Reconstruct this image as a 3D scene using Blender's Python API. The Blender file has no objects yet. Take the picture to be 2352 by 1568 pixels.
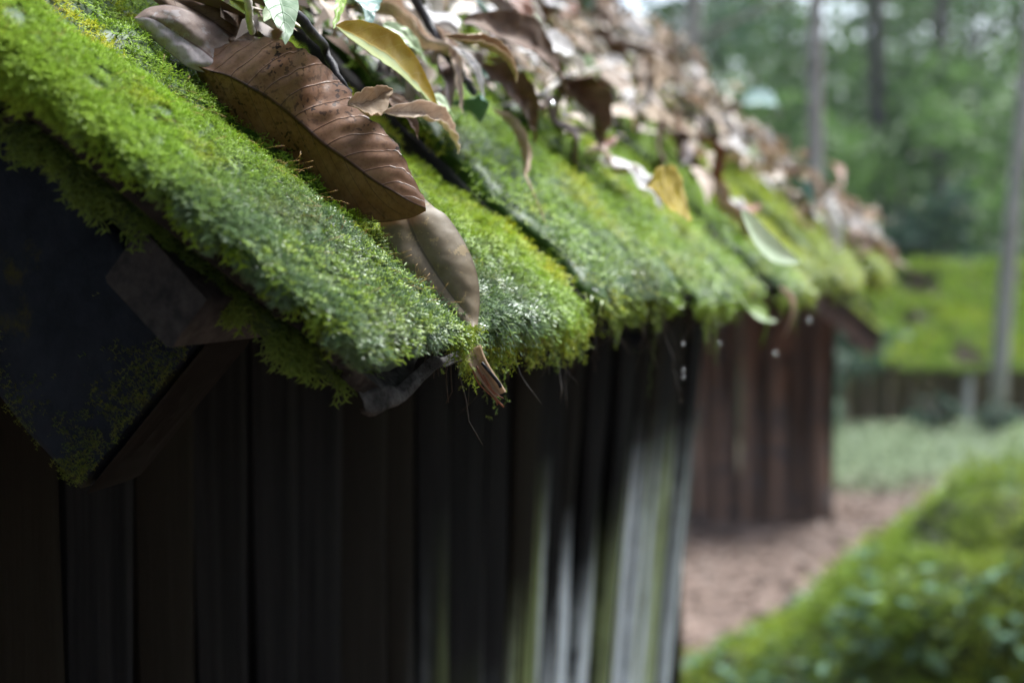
import bpy, math, random
import numpy as np
rng = np.random.default_rng(7); random.seed(7)
sc = bpy.context.scene

# ------------------------------------------------------------------ camera
FP, CX, CY = 2352 * 50 / 36, 1176, 784           # focal length in pixels of a 2352-wide frame
PITCH = math.atan((CY - 570) / FP)
CAM = np.array([0, 0, 1.6])
cd = bpy.data.cameras.new("camera"); cam = bpy.data.objects.new("camera", cd); sc.collection.objects.link(cam)
cd.lens = 50; cd.sensor_width = 36; cd.clip_start = .02; cd.clip_end = 2000
cam.location = CAM; cam.rotation_euler = (math.pi / 2 - PITCH, 0, 0)
cd.dof.use_dof = True; cd.dof.focus_distance = .815; cd.dof.aperture_fstop = 4.7
sc.camera = cam

# ------------------------------------------------------------------ light
SUN_EL, SUN_AZ = math.radians(60), math.radians(48)    # azimuth clockwise from +Y
w = bpy.data.worlds.new("World"); sc.world = w; w.use_nodes = True
wn = w.node_tree; bg = wn.nodes["Background"]
sky = wn.nodes.new("ShaderNodeTexSky"); sky.sky_type = 'NISHITA'; sky.sun_disc = False
sky.sun_elevation = SUN_EL; sky.sun_rotation = SUN_AZ; sky.air_density = 1.0; sky.dust_density = 3.0
hs = wn.nodes.new("ShaderNodeHueSaturation"); hs.inputs["Saturation"].default_value = .82
wn.links.new(sky.outputs[0], hs.inputs["Color"]); wn.links.new(hs.outputs[0], bg.inputs[0])
bg.inputs[1].default_value = .14
sd = bpy.data.lights.new("sun", 'SUN'); sd.energy = 2.6; sd.angle = math.radians(25); sd.color = (.91, .97, 1)
so = bpy.data.objects.new("sun", sd); sc.collection.objects.link(so); so.location = (4, 4, 8)
so.rotation_euler = (math.pi / 2 - SUN_EL, 0, math.pi - SUN_AZ)
sc.view_settings.view_transform = 'Standard'; sc.view_settings.look = 'None'
sc.view_settings.exposure = 1.7; sc.view_settings.gamma = 1; sc.view_settings.use_curve_mapping = False
sc.render.engine = 'CYCLES'
try:
    sc.cycles.use_denoising = True; sc.cycles.denoiser = 'OPENIMAGEDENOISE'
except Exception: pass
sc.cycles.max_bounces = 6; sc.cycles.transparent_max_bounces = 6
sc.cycles.caustics_reflective = False; sc.cycles.sample_clamp_indirect = 6

# ------------------------------------------------------------------ helpers
def ss(x, a, b):
    t = np.clip((np.asarray(x, float) - a) / (b - a), 0, 1); return t * t * (3 - 2 * t)
def norm(v):
    v = np.asarray(v, float); return v / np.maximum(np.linalg.norm(v, axis=-1, keepdims=True), 1e-9)
def _h(i, j, k, s):
    n = (i * 374761393 + j * 668265263 + k * 2147483647 + s * 974634777) & 0x7fffffff
    n = ((n ^ (n >> 13)) * 1274126177) & 0x7fffffff
    return ((n ^ (n >> 16)) & 0xffff) / 65535.
def vnoise(p, seed=0):
    p = np.asarray(p, float); f = np.floor(p).astype(np.int64); t = p - f; t = t * t * (3 - 2 * t)
    out = 0
    for a in (0, 1):
        for b in (0, 1):
            for c in (0, 1):
                wgt = (t[..., 0] if a else 1 - t[..., 0]) * (t[..., 1] if b else 1 - t[..., 1]) * (t[..., 2] if c else 1 - t[..., 2])
                out = out + wgt * _h(f[..., 0] + a, f[..., 1] + b, f[..., 2] + c, seed)
    return out
def fbm(p, scale, seed=0, oct=3):
    p = np.asarray(p, float) / scale; o = 0; a = .5; tot = 0
    for i in range(oct):
        o = o + a * vnoise(p, seed + i * 17); tot += a; p = p * 2.03; a *= .5
    return o / tot            # 0..1

def basis():
    c, s = math.cos(PITCH), math.sin(PITCH)
    return np.array([1, 0, 0]), np.array([0, c, -s]), np.array([0, s, c])
_R, _F, _U = basis()
def ray(px, py): return _F + _R * ((px - CX) / FP) - _U * ((py - CY) / FP)
def at(px, py, z): return CAM + ray(px, py) * z

# frame of the near hut: E runs along the eave, S down the slope, N out of the roof
r_ = ray(2400, 570); A = math.atan2(r_[0], r_[1]); TH = math.radians(43)
E = np.array([math.sin(A), math.cos(A), 0]); SH = np.array([math.cos(A), -math.sin(A), 0]); Z = np.array([0, 0, 1.])
S = math.cos(TH) * SH - math.sin(TH) * Z; N = np.cross(E, S); N = N * np.sign(N[2])
TIP = at(1110, 740, .8)
def rp(e, t, h=0):
    e, t, h = np.broadcast_arrays(np.asarray(e, float), np.asarray(t, float), np.asarray(h, float))
    return TIP + e[..., None] * E + t[..., None] * S + h[..., None] * N
def un(px, py, h=0):
    r = ray(px, py); k = ((TIP + N * h - CAM) @ N) / (r @ N); return CAM + r * k
def et(p):
    d = np.asarray(p) - TIP; return d @ E, d @ S
def eave(px):
    """where along the eave the pixel column px crosses it"""
    lo, hi = -1., 3.2
    for _ in range(40):
        m = (lo + hi) / 2; d = TIP + E * m - CAM; x = CX + FP * (d @ _R) / (d @ _F)
        if x < px: lo = m
        else: hi = m
    return lo

ORI = {}
def link(o, parent=None):
    sc.collection.objects.link(o)
    if parent is not None: o.parent = parent
    return o
def thing(name, label, cat, loc, group=None):
    o = bpy.data.objects.new(name, None); link(o); o.location = loc; o.empty_display_size = .1
    o['label'] = label; o['category'] = cat
    if group: o['group'] = group
    ORI[o.name] = np.asarray(loc, float); return o
def tag(o, label=None, cat=None, group=None, kind=None):
    for k, v in (('label', label), ('category', cat), ('group', group), ('kind', kind)):
        if v: o[k] = v
    return o
def mk(name, V, faces, mat, parent=None, origin=None, attrs=None, uv=None, smooth=False):
    """one mesh object from numpy vertices and a list of (n,3) / (n,4) index arrays; V in world space"""
    V = np.asarray(V, float)
    if parent is not None: origin = ORI[parent.name]
    elif origin is None: origin = np.zeros(3)
    origin = np.asarray(origin, float)
    me = bpy.data.meshes.new(name)
    faces = [np.asarray(f, np.int32) for f in (faces if isinstance(faces, list) else [faces]) if len(f)]
    li = np.concatenate([f.ravel() for f in faces]); tot = np.concatenate([np.full(len(f), f.shape[1], np.int32) for f in faces])
    start = np.concatenate([[0], np.cumsum(tot)[:-1]]).astype(np.int32)
    me.vertices.add(len(V)); me.vertices.foreach_set('co', (V - origin).astype(np.float32).ravel())
    me.loops.add(len(li)); me.loops.foreach_set('vertex_index', li)
    me.polygons.add(len(tot)); me.polygons.foreach_set('loop_start', start); me.polygons.foreach_set('loop_total', tot)
    if smooth: me.polygons.foreach_set('use_smooth', np.ones(len(tot), bool))
    for k, a in (attrs or {}).items():
        at_ = me.attributes.new(k, 'FLOAT', 'POINT'); at_.data.foreach_set('value', np.asarray(a, np.float32))
    if uv is not None:
        l = me.uv_layers.new(name='UVMap'); l.data.foreach_set('uv', np.asarray(uv, np.float32)[li].ravel())
    me.update(calc_edges=True)
    me.materials.append(mat)
    o = link(bpy.data.objects.new(name, me), parent)
    if parent is None: o.location = origin
    ORI[o.name] = origin
    return o
def grid_faces(nu, nv, off=0):
    i = np.arange(nu - 1)[:, None] * nv + np.arange(nv - 1)[None]
    i = i.ravel() + off
    return np.stack([i, i + nv, i + nv + 1, i + 1], 1)
class Acc:
    """collects shapes for ONE mesh"""
    def __init__(s): s.V = []; s.Q = []; s.T = []; s.n = 0; s.A = {}; s.UV = []
    def add(s, V, Q=None, T=None, uv=None, **at_):
        V = np.asarray(V, float).reshape(-1, 3); s.V.append(V)
        if Q is not None and len(Q): s.Q.append(np.asarray(Q) + s.n)
        if T is not None and len(T): s.T.append(np.asarray(T) + s.n)
        for k, a in at_.items(): s.A.setdefault(k, []).append(np.broadcast_to(np.asarray(a, float), (len(V),)))
        s.UV.append(np.zeros((len(V), 2)) if uv is None else np.asarray(uv).reshape(-1, 2))
        s.n += len(V)
    def box(s, c, ax, half, rough=0, **k):
        """box with centre c, axes ax (3 rows), half sizes, edges cut back a little"""
        ax = np.asarray(ax); h = np.asarray(half, float); b = min(h) * .16
        V = []
        for i in range(3):                       # a bevelled box: three slightly shrunken faces pairs
            pass
        pts = []
        for sx in (-1, 1):
            for sy in (-1, 1):
                for sz in (-1, 1):
                    g = np.array([sx, sy, sz])
                    for i in range(3):
                        q = g * h - g * b; q[i] = g[i] * h[i]; pts.append(q)
        pts = np.array(pts)
        if rough: pts = pts + rng.normal(0, rough, pts.shape)
        idx = lambda sx, sy, sz, i: (((sx > 0) * 4 + (sy > 0) * 2 + (sz > 0)) * 3 + i)
        Q, T = [], []
        for i in range(3):
            j, k2 = (i + 1) % 3, (i + 2) % 3
            for sg in (-1, 1):
                ring = []
                for a, bb in ((-1, -1), (1, -1), (1, 1), (-1, 1)):
                    g = [0, 0, 0]; g[i] = sg; g[j] = a; g[k2] = bb; ring.append(idx(*g, i))
                Q.append(ring if sg > 0 else ring[::-1])
            for a in (-1, 1):
                for bb in (-1, 1):               # the bevel along axis i
                    g0 = [0, 0, 0]; g0[j] = a; g0[k2] = bb; g0[i] = -1; g1 = list(g0); g1[i] = 1
                    q = [idx(*g0, j), idx(*g1, j), idx(*g1, k2), idx(*g0, k2)]
                    Q.append(q if a * bb > 0 else q[::-1])
        for sx in (-1, 1):
            for sy in (-1, 1):
                for sz in (-1, 1):
                    t = [idx(sx, sy, sz, i) for i in range(3)]
                    T.append(t if sx * sy * sz > 0 else t[::-1])
        s.add(np.asarray(c) + pts @ ax, Q, T, **k)
    def tube(s, pts, rad, n=8, **k):
        pts = np.asarray(pts, float); rad = np.broadcast_to(np.asarray(rad, float), (len(pts),))
        d = norm(np.gradient(pts, axis=0)); ref = np.array([0, 0, 1.]) if abs(d[0][2]) < .9 else np.array([1., 0, 0])
        u = norm(np.cross(d, ref)); v = np.cross(d, u); a = np.linspace(0, 2 * math.pi, n, endpoint=False)
        V = pts[:, None] + rad[:, None, None] * (np.cos(a)[None, :, None] * u[:, None] + np.sin(a)[None, :, None] * v[:, None])
        Q = []
        for i in range(len(pts) - 1):
            for j in range(n): Q.append([i * n + j, i * n + (j + 1) % n, (i + 1) * n + (j + 1) % n, (i + 1) * n + j])
        cap = [[0, j + 1, j] for j in range(1, n - 1)] + [[(len(pts) - 1) * n + q for q in (0, j, j + 1)] for j in range(1, n - 1)]
        s.add(V.reshape(-1, 3), Q, cap, **k)
    def build(s, name, mat, parent=None, origin=None, smooth=False):
        f = [np.concatenate(x) for x in (s.Q, s.T) if x]
        return mk(name, np.concatenate(s.V), f, mat, parent, origin, {k: np.concatenate(a) for k, a in s.A.items()}, np.concatenate(s.UV), smooth)

# ------------------------------------------------------------------ materials
class M:
    """a small node-writing helper"""
    def __init__(s, name, rough=.6, spec=.5):
        s.m = bpy.data.materials.new(name); s.m.use_nodes = True; s.t = s.m.node_tree
        s.b = s.t.nodes["Principled BSDF"]; s.b.inputs["Roughness"].default_value = rough
        s.b.inputs["Specular IOR Level"].default_value = spec; s.out = s.t.nodes["Material Output"]
    def n(s, typ, **k):
        x = s.t.nodes.new(typ)
        for a, v in k.items(): setattr(x, a, v)
        return x
    def put(s, sock, v):
        if isinstance(v, bpy.types.NodeSocket): s.t.links.new(v, sock)
        else: sock.default_value = (*v, 1) if isinstance(v, tuple) and len(v) == 3 and sock.type == 'RGBA' else v
    def math(s, op, a, b=0., c=0.):
        x = s.n("ShaderNodeMath", operation=op)
        for i, v in enumerate((a, b, c)): s.put(x.inputs[i], v)
        return x.outputs[0]
    def mix(s, f, a, b, mode='MIX'):
        x = s.n("ShaderNodeMix", data_type='RGBA', blend_type=mode); s.put(x.inputs[0], f); s.put(x.inputs[6], a); s.put(x.inputs[7], b)
        return x.outputs[2]
    def step(s, v, a, b):
        x = s.n("ShaderNodeMapRange", interpolation_type='SMOOTHSTEP'); s.put(x.inputs[0], v); s.put(x.inputs[1], a); s.put(x.inputs[2], b)
        return x.outputs[0]
    def coord(s, kind='Object', scale=(1, 1, 1), rot=(0, 0, 0)):
        c = s.n("ShaderNodeTexCoord"); p = s.n("ShaderNodeMapping"); p.inputs['Scale'].default_value = scale; p.inputs['Rotation'].default_value = rot
        s.t.links.new(c.outputs[kind], p.inputs[0]); return p.outputs[0]
    def noise(s, vec, scale, detail=4, rough=.55):
        x = s.n("ShaderNodeTexNoise"); s.put(x.inputs['Vector'], vec); x.inputs['Scale'].default_value = scale
        x.inputs['Detail'].default_value = detail; x.inputs['Roughness'].default_value = rough; return x.outputs[0]
    def attr(s, name): return s.n("ShaderNodeAttribute", attribute_name=name).outputs['Fac']
    def bump(s, h, strength=.5, dist=.002):
        x = s.n("ShaderNodeBump"); x.inputs['Strength'].default_value = strength; x.inputs['Distance'].default_value = dist
        s.put(x.inputs['Height'], h); s.t.links.new(x.outputs[0], s.b.inputs['Normal'])
    def col(s, c): s.put(s.b.inputs['Base Color'], c); return s
    def translucent(s, c, f):
        tr = s.n("ShaderNodeBsdfTranslucent"); s.put(tr.inputs[0], c); mx = s.n("ShaderNodeMixShader"); mx.inputs[0].default_value = f
        s.t.links.new(s.b.outputs[0], mx.inputs[1]); s.t.links.new(tr.outputs[0], mx.inputs[2]); s.t.links.new(mx.outputs[0], s.out.inputs[0])

def frond_mat(name, dark, mid, light, yellow, rough=.38, spec=.5, tr=.3):
    """moss: colour runs over each frond's own tint, tips paler, and wetness sets the gloss and mixes in a painted sky sheen"""
    m = M(name, rough, spec)
    ti = m.attr('tint'); tp = m.attr('tipness'); ye = m.attr('yellow'); we = m.attr('wet')
    c = m.mix(ti, dark, mid); c = m.mix(m.math('MULTIPLY', m.math('POWER', tp, 1.4), .8), c, light); c = m.mix(ye, c, yellow); c = m.mix(m.math('MULTIPLY', m.step(we, .40, .95), .72), c, (.060, .105, .088))  # wet fronds also get a blue-grey sky sheen painted into their colour
    m.col(c); m.put(m.b.inputs['Roughness'], m.math('SUBTRACT', rough + .10, m.math('MULTIPLY', we, .20)))
    m.put(m.b.inputs['Specular IOR Level'], m.math('ADD', spec * .25, m.math('MULTIPLY', we, .28)))
    m.translucent(c, tr); return m.m
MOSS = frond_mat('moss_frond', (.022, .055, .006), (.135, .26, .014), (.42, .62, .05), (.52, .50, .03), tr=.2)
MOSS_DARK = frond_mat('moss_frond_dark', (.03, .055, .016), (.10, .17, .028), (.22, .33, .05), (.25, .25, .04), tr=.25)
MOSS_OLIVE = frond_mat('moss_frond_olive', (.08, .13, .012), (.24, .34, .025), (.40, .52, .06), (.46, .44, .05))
def wood(name, c1, c2, rough=.6, scale=(40, 40, 3), grey=None, bump=.6):
    m = M(name, rough, .12); v = m.coord('Object', scale); n1 = m.noise(v, 1, 6, .65); n2 = m.noise(m.coord('Object'), 9, 4)
    c = m.mix(m.step(n1, .3, .7), c1, c2)
    if grey: c = m.mix(m.step(n2, .5, .72), c, grey)
    m.col(c); m.bump(m.math('ADD', n1, m.math('MULTIPLY', n2, .5)), bump, .003); return m.m
SOIL = M('moss_bed', .85); _n = SOIL.noise(SOIL.coord('Object'), 120, 4); SOIL.col(SOIL.mix(SOIL.step(_n, .35, .7), (.010, .012, .006), (.035, .05, .012))); SOIL.bump(_n, .7, .003); SOIL = SOIL.m
BARK = wood('weathered_bark', (.010, .009, .008), (.07, .066, .062), .8, (120, 120, 120), (.02, .03, .012), 1.)
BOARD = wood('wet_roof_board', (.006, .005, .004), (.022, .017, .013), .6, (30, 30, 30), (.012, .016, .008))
RAFTER = M('dark_rafter', .75, .15)
_v = RAFTER.coord('Object', (25, 25, 25)); _a = RAFTER.noise(_v, 1.2, 6, .7); _b = RAFTER.noise(RAFTER.coord('Object'), 14, 6, .7)
_c = RAFTER.mix(RAFTER.step(_a, .3, .75), (.008, .011, .017), (.022, .028, .040))
RAFTER.col(RAFTER.mix(RAFTER.step(_b, .54, .68), _c, (.05, .05, .008))); RAFTER.bump(RAFTER.math('ADD', _a, _b), .8, .002); RAFTER = RAFTER.m
BATTEN = wood('grey_batten_wood', (.022, .021, .022), (.055, .052, .05), .85, (110, 110, 110), (.06, .028, .022))

ROOT = wood('wet_rootlet', (.012, .009, .006), (.05, .035, .022), .4)
# wall of the near hut: black wet slabs, lichen streaks where the rain reaches
WALL = M('black_slab_wall', .85, .02)
_u = WALL.n("ShaderNodeUVMap").outputs[0]
def _uvn(sx, sy, d=4, r=.55):
    p = WALL.n("ShaderNodeMapping"); p.inputs['Scale'].default_value = (sx, sy, 1); WALL.t.links.new(_u, p.inputs[0]); return WALL.noise(p.outputs[0], 1, d, r)
_g = _uvn(70, 2.5, 6, .65); _s = _uvn(48, .8, 4); _k = _uvn(18, 7, 5, .7)
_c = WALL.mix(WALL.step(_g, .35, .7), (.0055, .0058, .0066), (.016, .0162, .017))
_c = WALL.mix(WALL.step(WALL.attr('tint'), .45, 1.), _c, (.013, .011, .008))
_l = WALL.math('MULTIPLY', WALL.attr('lichen'), WALL.step(WALL.math('ADD', WALL.math('MULTIPLY', _s, .75), WALL.math('MULTIPLY', _k, .35)), .43, .60))
_lc = WALL.mix(WALL.step(_uvn(9, .5, 3), .46, .6), (.64, .75, .80), (.24, .31, .13))
WALL.col(WALL.mix(WALL.math('MULTIPLY', _l, 1.0), _c, _lc)); WALL.bump(WALL.math('ADD', _g, _k), .7, .004); WALL = WALL.m

def leaf_mat(name, base, patch, vein, nv=9, veinw=.07, spots=0., rough=.45, tr=.25, dark_edge=0., other_half=None, spot_col=(.03, .015, .01), base_tip=None, bumpk=.5, vline=.75, blotch=None, vk=1.15):
    """leaf blade: UV x runs base to tip, y across; midrib, side veins, blotches and insect dots"""
    m = M(name, rough, .25); uv = m.n("ShaderNodeUVMap").outputs[0]; sp = m.n("ShaderNodeSeparateXYZ"); m.put(sp.inputs[0], uv)
    u, v = sp.outputs[0], m.math('SUBTRACT', m.math('MULTIPLY', sp.outputs[1], 2.), 1.)
    a = m.math('ABSOLUTE', v); oc = m.coord('Object'); n1 = m.noise(oc, 45, 6, .65); n2 = m.noise(oc, 160, 3); n3 = m.noise(oc, 16, 4)
    wv = m.math('ADD', m.math('SUBTRACT', m.math('MULTIPLY', u, float(nv)), m.math('MULTIPLY', m.math('POWER', a, 1.25), vk)), m.math('MULTIPLY', n3, .2))
    fr = m.math('ABSOLUTE', m.math('SUBTRACT', m.math('FRACT', wv), .5))
    line = m.math('MULTIPLY', m.step(fr, .5 - veinw, .5), m.step(a, .98, .7))
    mid = m.step(a, .055, .015)
    net = m.noise(m.coord('Object', (1, 1, 1)), 420, 2)
    c = m.mix(m.step(n1, .38, .68), base, patch)
    if base_tip: c = m.mix(m.step(m.math('ADD', u, m.math('MULTIPLY', m.math('SUBTRACT', n1, .5), .5)), .45, .95), c, base_tip)
    if other_half: c = m.mix(m.step(v, .05, -.05), c, other_half)
    c = m.mix(m.math('MULTIPLY', m.step(net, .5, .62), .18), c, vein)
    c = m.mix(m.math('MULTIPLY', line, vline), c, vein); c = m.mix(m.math('MULTIPLY', mid, .85), c, vein)
    if blotch: c = m.mix(m.math('MULTIPLY', m.step(m.noise(oc, 70, 5, .7), .55, .58), .85), c, blotch)
    if dark_edge: c = m.mix(m.math('MULTIPLY', m.step(a, .93, 1.), dark_edge), c, spot_col)
    if spots:
        sn = m.noise(oc, 330, 1); zone = m.step(n3, .45, .6)
        c = m.mix(m.math('MULTIPLY', m.math('MULTIPLY', m.step(sn, .57, .61), zone), spots), c, spot_col)
    m.col(c); h = m.math('ADD', m.math('MULTIPLY', m.step(fr, .44, .5), .5 if vline > .3 else .05), m.math('ADD', m.math('MULTIPLY', n2, .35), m.math('MULTIPLY', mid, .9)))
    m.bump(h, bumpk, .0012); m.translucent(c, tr); return m.m
L = {
 'brown': leaf_mat('brown_leaf', (.22, .108, .056), (.31, .17, .10), (.045, .018, .010), 13, .034, 1., .40, .12, .4, bumpk=.5, vk=2.2, vline=1.),
 'greybrown': leaf_mat('grey_brown_leaf', (.19, .145, .088), (.23, .18, .12), (.10, .08, .055), 9, .03, 0, .5, .12, .3, bumpk=.04, vline=.12, blotch=(.34, .25, .13)),
 'mauve': leaf_mat('mauve_brown_leaf', (.23, .165, .135), (.30, .225, .19), (.13, .07, .065), 8, .04, 0, .6, .15, .5, other_half=(.42, .36, .36), bumpk=.12, vline=.2, blotch=(.30, .26, .25)),
 'dark': leaf_mat('dark_brown_leaf', (.12, .065, .038), (.19, .115, .07), (.06, .03, .02), 9, .05, .3, .6, .2, bumpk=.25),
 'palegreen': leaf_mat('pale_green_leaf', (.22, .33, .19), (.29, .38, .25), (.14, .24, .12), 10, .07, 0, .4, .3),
 'yellow': leaf_mat('yellow_ochre_leaf', (.42, .27, .03), (.48, .36, .04), (.55, .44, .10), 8, .03, 0, .35, .3, 0, other_half=(.36, .42, .20), base_tip=(.50, .34, .012), bumpk=.25),
 'tan': leaf_mat('tan_dry_leaf', (.40, .29, .19), (.52, .41, .30), (.26, .18, .12), 8, .04, 0, .65, .3, bumpk=.25),
 'pink': leaf_mat('pinkish_pale_leaf', (.56, .45, .36), (.70, .59, .49), (.30, .2, .16), 8, .04, 0, .6, .35, bumpk=.2),
 'white': leaf_mat('whitish_leaf', (.68, .65, .64), (.80, .78, .77), (.42, .37, .33), 8, .04, 0, .5, .35, bumpk=.2),
 'teal': leaf_mat('blue_green_leaf', (.13, .24, .20), (.22, .33, .30), (.18, .3, .22), 8, .05, 0, .25, .2, bumpk=.3),
 'rust': leaf_mat('rusty_leaf', (.20, .07, .03), (.28, .11, .05), (.1, .04, .02), 8, .05, 0, .4, .2),
 'gold': leaf_mat('golden_leaf', (.42, .30, .004), (.47, .36, .008), (.40, .28, .02), 8, .03, 0, .4, .3),
 'lime': leaf_mat('lime_leaf', (.22, .36, .04), (.30, .44, .06), (.16, .28, .03), 8, .04, 0, .35, .35),
 'celadon': leaf_mat('celadon_leaf', (.48, .58, .36), (.58, .66, .46), (.35, .45, .25), 8, .03, 0, .4, .3, bumpk=.25),
}

# ------------------------------------------------------------------ moss
def frond_template(nodes=5, curl=.25, leaf=.30, pair=4):
    """a feathery shoot growing along +X, bending in -Z; returns verts, quads, tris, tipness"""
    V, Q, T, tip = [], [], [], []
    for i in range(nodes):
        x = i / (nodes - 1); z = -curl * x * x
        wd = .045 * (1 - .6 * x)
        V += [(x * .95, -wd, z), (x * .95, wd, z)]; tip += [x, x]
        if i: k = 2 * i; Q.append((k - 2, k, k + 1, k - 1))
    for j in range(pair):
        x = .18 + .72 * j / max(pair - 1, 1); z = -curl * x * x; ln = leaf * (1.15 - .75 * abs(x - .45))
        for sg in (-1, 1):
            b = len(V)
            V += [(x - .05, sg * .02, z), (x + ln * .45, sg * ln * .55, z + .07), (x + ln * .75, sg * ln * .95, z + .02), (x + .11, sg * .02, z)]
            tip += [x * .7, x * .6 + .25, 1., x * .7]
            Q.append((b, b + 1, b + 2, b + 3) if sg > 0 else (b + 3, b + 2, b + 1, b))
    return np.array(V), np.array(Q), np.array(tip)
FR = [frond_template(4, c, l, p) for c, l, p in ((.15, .34, 3), (.45, .32, 3), (.7, .36, 3), (.3, .42, 2))]
FR_S = [frond_template(3, c, l, 2) for c, l in ((.15, .45), (.5, .42))]
def fronds(acc, P, D, Nn, size, tint, yellow, wet, temp=FR):
    """shoots at P growing along D with upper side towards Nn"""
    n = len(P); which = rng.integers(0, len(temp), n)
    D = norm(D); Y = norm(np.cross(Nn, D) + 1e-6); Up = np.cross(D, Y)
    for k, (V, Q, tp) in enumerate(temp):
        i = np.nonzero(which == k)[0]
        if not len(i): continue
        s = size[i][:, None, None]; asp = rng.uniform(.75, 1.2, len(i))[:, None, None]
        W = P[i][:, None] + s * (V[None, :, 0:1] * D[i][:, None] + asp * V[None, :, 1:2] * Y[i][:, None] + V[None, :, 2:3] * Up[i][:, None])
        off = (np.arange(len(i)) * len(V))[:, None, None]
        rep = lambda a: np.repeat(a[i], len(V))
        acc.add(W, (Q[None] + off).reshape(-1, 4), tint=rep(tint), tipness=np.tile(tp, len(i)), yellow=rep(yellow), wet=rep(wet))

def bed(e0, e1, t0, t1, h, thick, ns, nt, seed, tipround=.02, lumps=.006, side=.016, sk0=0., sk1=0., bendk=0., bend0=0., sink=0., wob=0.):
    """a rounded moss cushion over a board: grid of points, and its normals. h = board top, thick(t) = moss depth"""
    s = np.linspace(0, 1, ns); t = t0 + (t1 - t0) * np.linspace(0, 1, nt) ** .9
    phi = math.pi * (1.12 - 1.24 * s); c, sn = np.cos(phi), np.sin(phi)
    X = np.sign(c) * np.abs(c) ** .55; Hh = np.where(sn >= 0, np.abs(sn) ** .5, -np.abs(sn) ** .8 * 1.0)
    T, _ = np.meshgrid(t, s, indexing='ij')
    a0, a1 = e0 + sk0 * T - bend0 * np.maximum(0, -T - .13), e1 + sk1 * T - bendk * np.maximum(0, -T - .13); wb = lambda q: (fbm(np.stack([T * 0 + q, T, T * 0], -1), .06, seed, 3) - .45) * wob; a0 = a0 + wb(.3) - wb(.3).min() * .3; a1 = a1 - wb(5.7) + wb(5.7).min() * .3; mid, hw = (a0 + a1) / 2, (a1 - a0) / 2
    th = thick(t)[:, None]
    endf = np.sqrt(np.clip(1 - ((t - (t1 - tipround)) / tipround).clip(0, 1) ** 2, 0, 1))[:, None]
    ee = mid + X[None] * (hw + .1 * th) * (0.9 + .1 * endf)
    hh = h - sink * ss(-T, .08, .24) + np.where(Hh[None] >= 0, Hh[None] * th * (endf * .85 + .15), Hh[None] * (side(t)[:, None] if callable(side) else side) * 2.2)
    P = rp(ee, T, hh)
    dn = norm(np.cross(np.gradient(P, axis=1), np.gradient(P, axis=0)))
    if (dn[nt // 2, ns // 2] @ N) < 0: dn = -dn
    nz = fbm(P, .045, seed, 3) - .5; nz2 = fbm(P, .014, seed + 5, 2) - .5
    P = P + dn * (nz * lumps * 2 + nz2 * lumps * .9)[..., None]
    dn = norm(np.cross(np.gradient(P, axis=1), np.gradient(P, axis=0)))
    if (dn[nt // 2, ns // 2] @ N) < 0: dn = -dn
    return P, dn
def sample(P, dn, n, weight=None):
    nu, nv = P.shape[:2]; a = P[1:, 1:] - P[:-1, :-1]; b = P[1:, :-1] - P[:-1, 1:]
    ar = np.linalg.norm(np.cross(a, b), axis=-1)
    if weight is not None: ar = ar * weight[:-1, :-1]
    k = rng.choice(ar.size, n, p=ar.ravel() / ar.sum()); i, j = np.divmod(k, nv - 1)
    fu, fv = rng.random((2, n, 1))
    lerp = lambda G: (G[i, j] * (1 - fu) * (1 - fv) + G[i + 1, j] * fu * (1 - fv) + G[i, j + 1] * (1 - fu) * fv + G[i + 1, j + 1] * fu * fv)
    return lerp(P), norm(lerp(dn)), (i + fu[:, 0]) / (nu - 1), (j + fv[:, 0]) / (nv - 1)
def cover(acc, P, dn, n, size, seed, wet_sheen_f, yelf, weight=None, lean=.5, droop=.9, temp=FR):
    p, nn, u, v = sample(P, dn, n, weight)
    g = np.array([0, 0, -1.]); up = np.clip(nn[:, 2], 0, 1)[:, None]
    D = nn * (.55 + .5 * up) + S * lean + g * droop * (1 - up) + rng.normal(0, .45, (n, 3))
    patch = fbm(p, .035, seed + 40, 3)
    hole = fbm(p, .016, seed + 60, 2)
    pit = fbm(p, size * 1.6, seed + 80, 2)
    keep = (hole < .50 + .35 * ss(up[:, 0], .25, .65)) & (pit < .60)
    p, nn, D, u, v, patch = (x[keep] for x in (p, nn, D, u, v, patch)); n = len(p)
    tint = np.clip((patch - .3) * 2.0 + rng.normal(0, .22, n), 0, 1)
    yel = np.clip(yelf(p) * 1. * rng.random(n), 0, 1)
    sz = size * rng.uniform(.55, 1.35, n) * (1 + .5 * (1 - np.clip(nn[:, 2], 0, 1)))
    fronds(acc, p - nn * size * .15, D, nn, sz, tint, yel, np.clip(wet_sheen_f(p) + rng.normal(0, .12, n), 0, 1), temp)
def streamer(acc, p0, length, size, n=10, swing=.25, tint=.5, yellow=.1, wet=.5):
    """a hanging strand of moss"""
    a = rng.normal(0, swing, 2); k = np.linspace(0, 1, n)
    line = p0 + np.stack([a[0] * length * k ** 1.5, a[1] * length * k ** 1.5, -length * k], 1) + rng.normal(0, size * .1, (n, 3))
    P = np.repeat(line, 3, 0); m = len(P)
    D = np.array([0, 0, -.8]) + rng.normal(0, .6, (m, 3)); Nn = rng.normal(0, 1, (m, 3))
    fronds(acc, P, D, Nn, size * rng.uniform(.5, 1.1, m) * np.repeat(1 - .45 * k, 3), np.clip(tint + rng.normal(0, .25, m), 0, 1), np.clip(yellow * rng.random(m) * 2, 0, 1), np.full(m, wet))

# ------------------------------------------------------------------ NEAR HUT
REC = -.333; ENDE = 2.36; RIDGE = -1.9
hut_o = TIP + SH * REC + E * 1.0; hut_o[2] = 0
hut = thing('wooden_hut', 'dark wooden hut with mossy plank roof, nearest to view, eave running away', 'hut', hut_o)

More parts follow.
